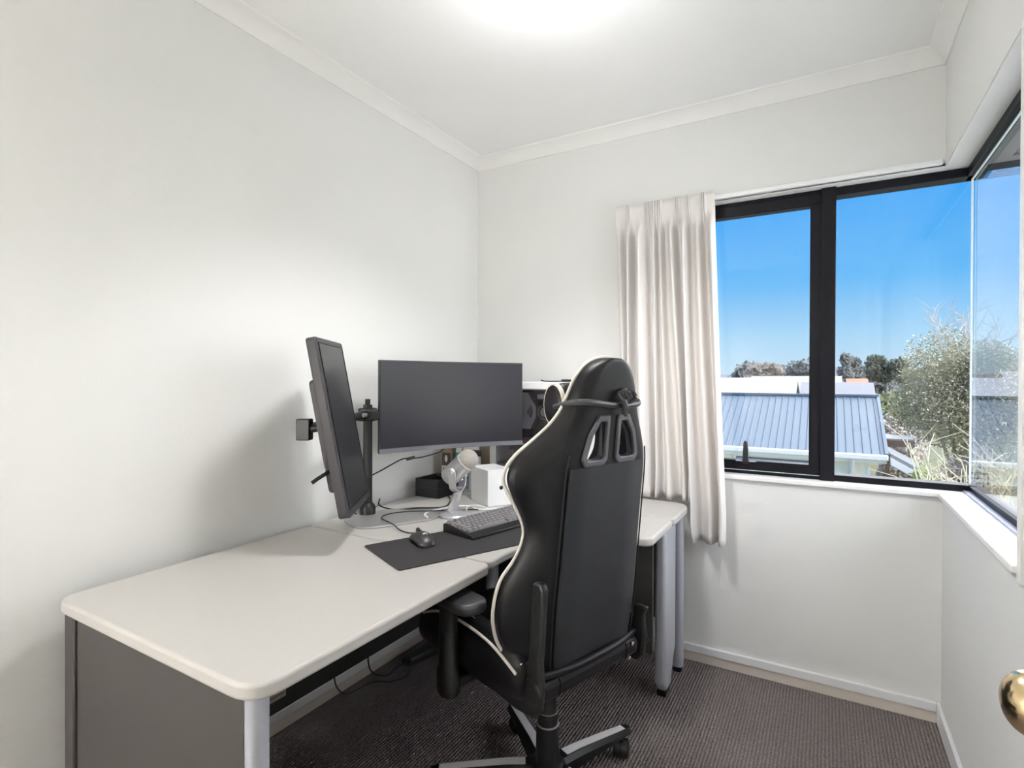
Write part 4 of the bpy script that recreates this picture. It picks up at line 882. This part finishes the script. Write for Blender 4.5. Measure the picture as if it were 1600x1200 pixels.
for i, (x, y, h, w_, mt_, lab) in enumerate([(4.9, 42, 3.6, 2.4, M_leafg, 'green scrub behind the grey roof'), (7.6, 46, 4.0, 2.8, M_leafg, 'green scrub left of the blossom tree'), (4.6, 28, 2.9, 1.3, M_leafg, 'low green bush beside the grey roof end'), (3.75, 20, 2.2, 1.0, M_hedge, 'grey bare hedge right of the blue roof'), (4.3, 23.5, 2.7, 1.3, M_hedge, 'taller grey bare hedge behind the pergola')]):
    tree('bush', (x, y, GZ), h, w_*.7, w_*.6, h*.5, 2200, .10 if y < 30 else .16, mt_, lab, seed=90+i, cat='bush', lumps=8, tr=.06)
# blossom tree
bt_, bme_ = tree('blossom_tree', (5.1, 17.6, GZ), 5.15, 1.75, 1.35, 1.8, 42000, .044, M_leaf, 'big olive-green tree with pale blossom at the right of the view', seed=5, lumps=16, tr=.12)
bl = link('blossom', crown_mesh('blossom', 1.82, 1.42, 1.87, 3600, .036, random.Random(5), M_leafp, 16), None, bt_); bl.location = (0, 0, 5.15-1.8*.9); bl['kind'] = 'stuff'
def branches(r_, base, h, n, spread, r0, m, seed, name='branch', kids=3):
    rnd = random.Random(seed)
    for _ in range(n):
        a = rnd.uniform(0, 2*math.pi); s = spread*rnd.uniform(.35, 1); hh_ = h*rnd.uniform(.7, 1.05)
        p0 = Vector(base); p3 = p0+Vector((math.cos(a)*s, math.sin(a)*s, hh_)); p1 = p0.lerp(p3, .35)+Vector((rnd.uniform(-.1, .1), rnd.uniform(-.1, .1), .1))*h*.3; p2 = p0.lerp(p3, .7)+Vector((rnd.uniform(-.1, .1), rnd.uniform(-.1, .1), 0))*h*.3
        sp_ = spline([p0, p1, p2, p3], 4); o = B(); o.tube(sp_, r0, 6, .25)
        for k in range(kids):
            q0 = sp_[rnd.randrange(4, len(sp_)-1)]; q1 = q0+Vector((rnd.uniform(-1, 1), rnd.uniform(-1, 1), rnd.uniform(.3, 1))).normalized()*h*rnd.uniform(.15, .30)
            o.tube([q0, q0.lerp(q1, .5)+Vector((rnd.uniform(-.03, .03), 0, .02))*h, q1], r0*.42, 5, .3)
        o.obj(name, m, r_)
branches(bt_, (0, 0, .2), 3.8, 7, 1.2, .07, M_bark, 8)
# bare tree rising behind
bare = root('bare_tree', (6.1, 21.4, GZ)); tag(bare, 'leafless tree rising above the blossom tree', 'tree')
B().tube([(0, 0, 0), (.1, 0, 1.6), (-.05, .1, 3.1)], .11, 8, .5).obj('trunk', M_bark, bare)
branches(bare, (0, .05, 2.9), 3.7, 18, 1.6, .032, M_hedge, 12, kids=7)
# bare shrub with pale stems, and the low bush below it
shb = root('bare_shrub', (3.72, 9.0, GZ)); tag(shb, 'leafless shrub with pale straw stems under the blossom tree', 'shrub')
branches(shb, (0, 0, 0), 2.85, 40, 1.0, .030, M_twig, 21, 'stem', kids=5)
tree('bush', (3.45, 10.6, GZ), 2.25, .42, .40, .80, 2600, .055, M_leafy, 'bright green bush beside the lean-to post', seed=44, cat='bush', lumps=8, tr=.04)
tree('bush', (4.35, 12.9, GZ), 2.6, .55, .5, .95, 3000, .05, M_leafb, 'brown-leaved bush behind the pale shrub', seed=46, cat='bush', lumps=8, tr=.04)
tree('bush', (6.6, 9.8, GZ), 3.0, 1.2, 1.1, 1.3, 5000, .06, M_leafd, 'dark green bush at the right below the blossom tree', seed=47, cat='bush', lumps=10, tr=.06)
tree('leafy_tree', (8.8, 13.0, GZ), 4.2, 1.9, 1.7, 1.7, 8000, .07, M_leaf, 'olive tree seen through the right-hand pane', seed=48, cat='tree', lumps=12, tr=.12)
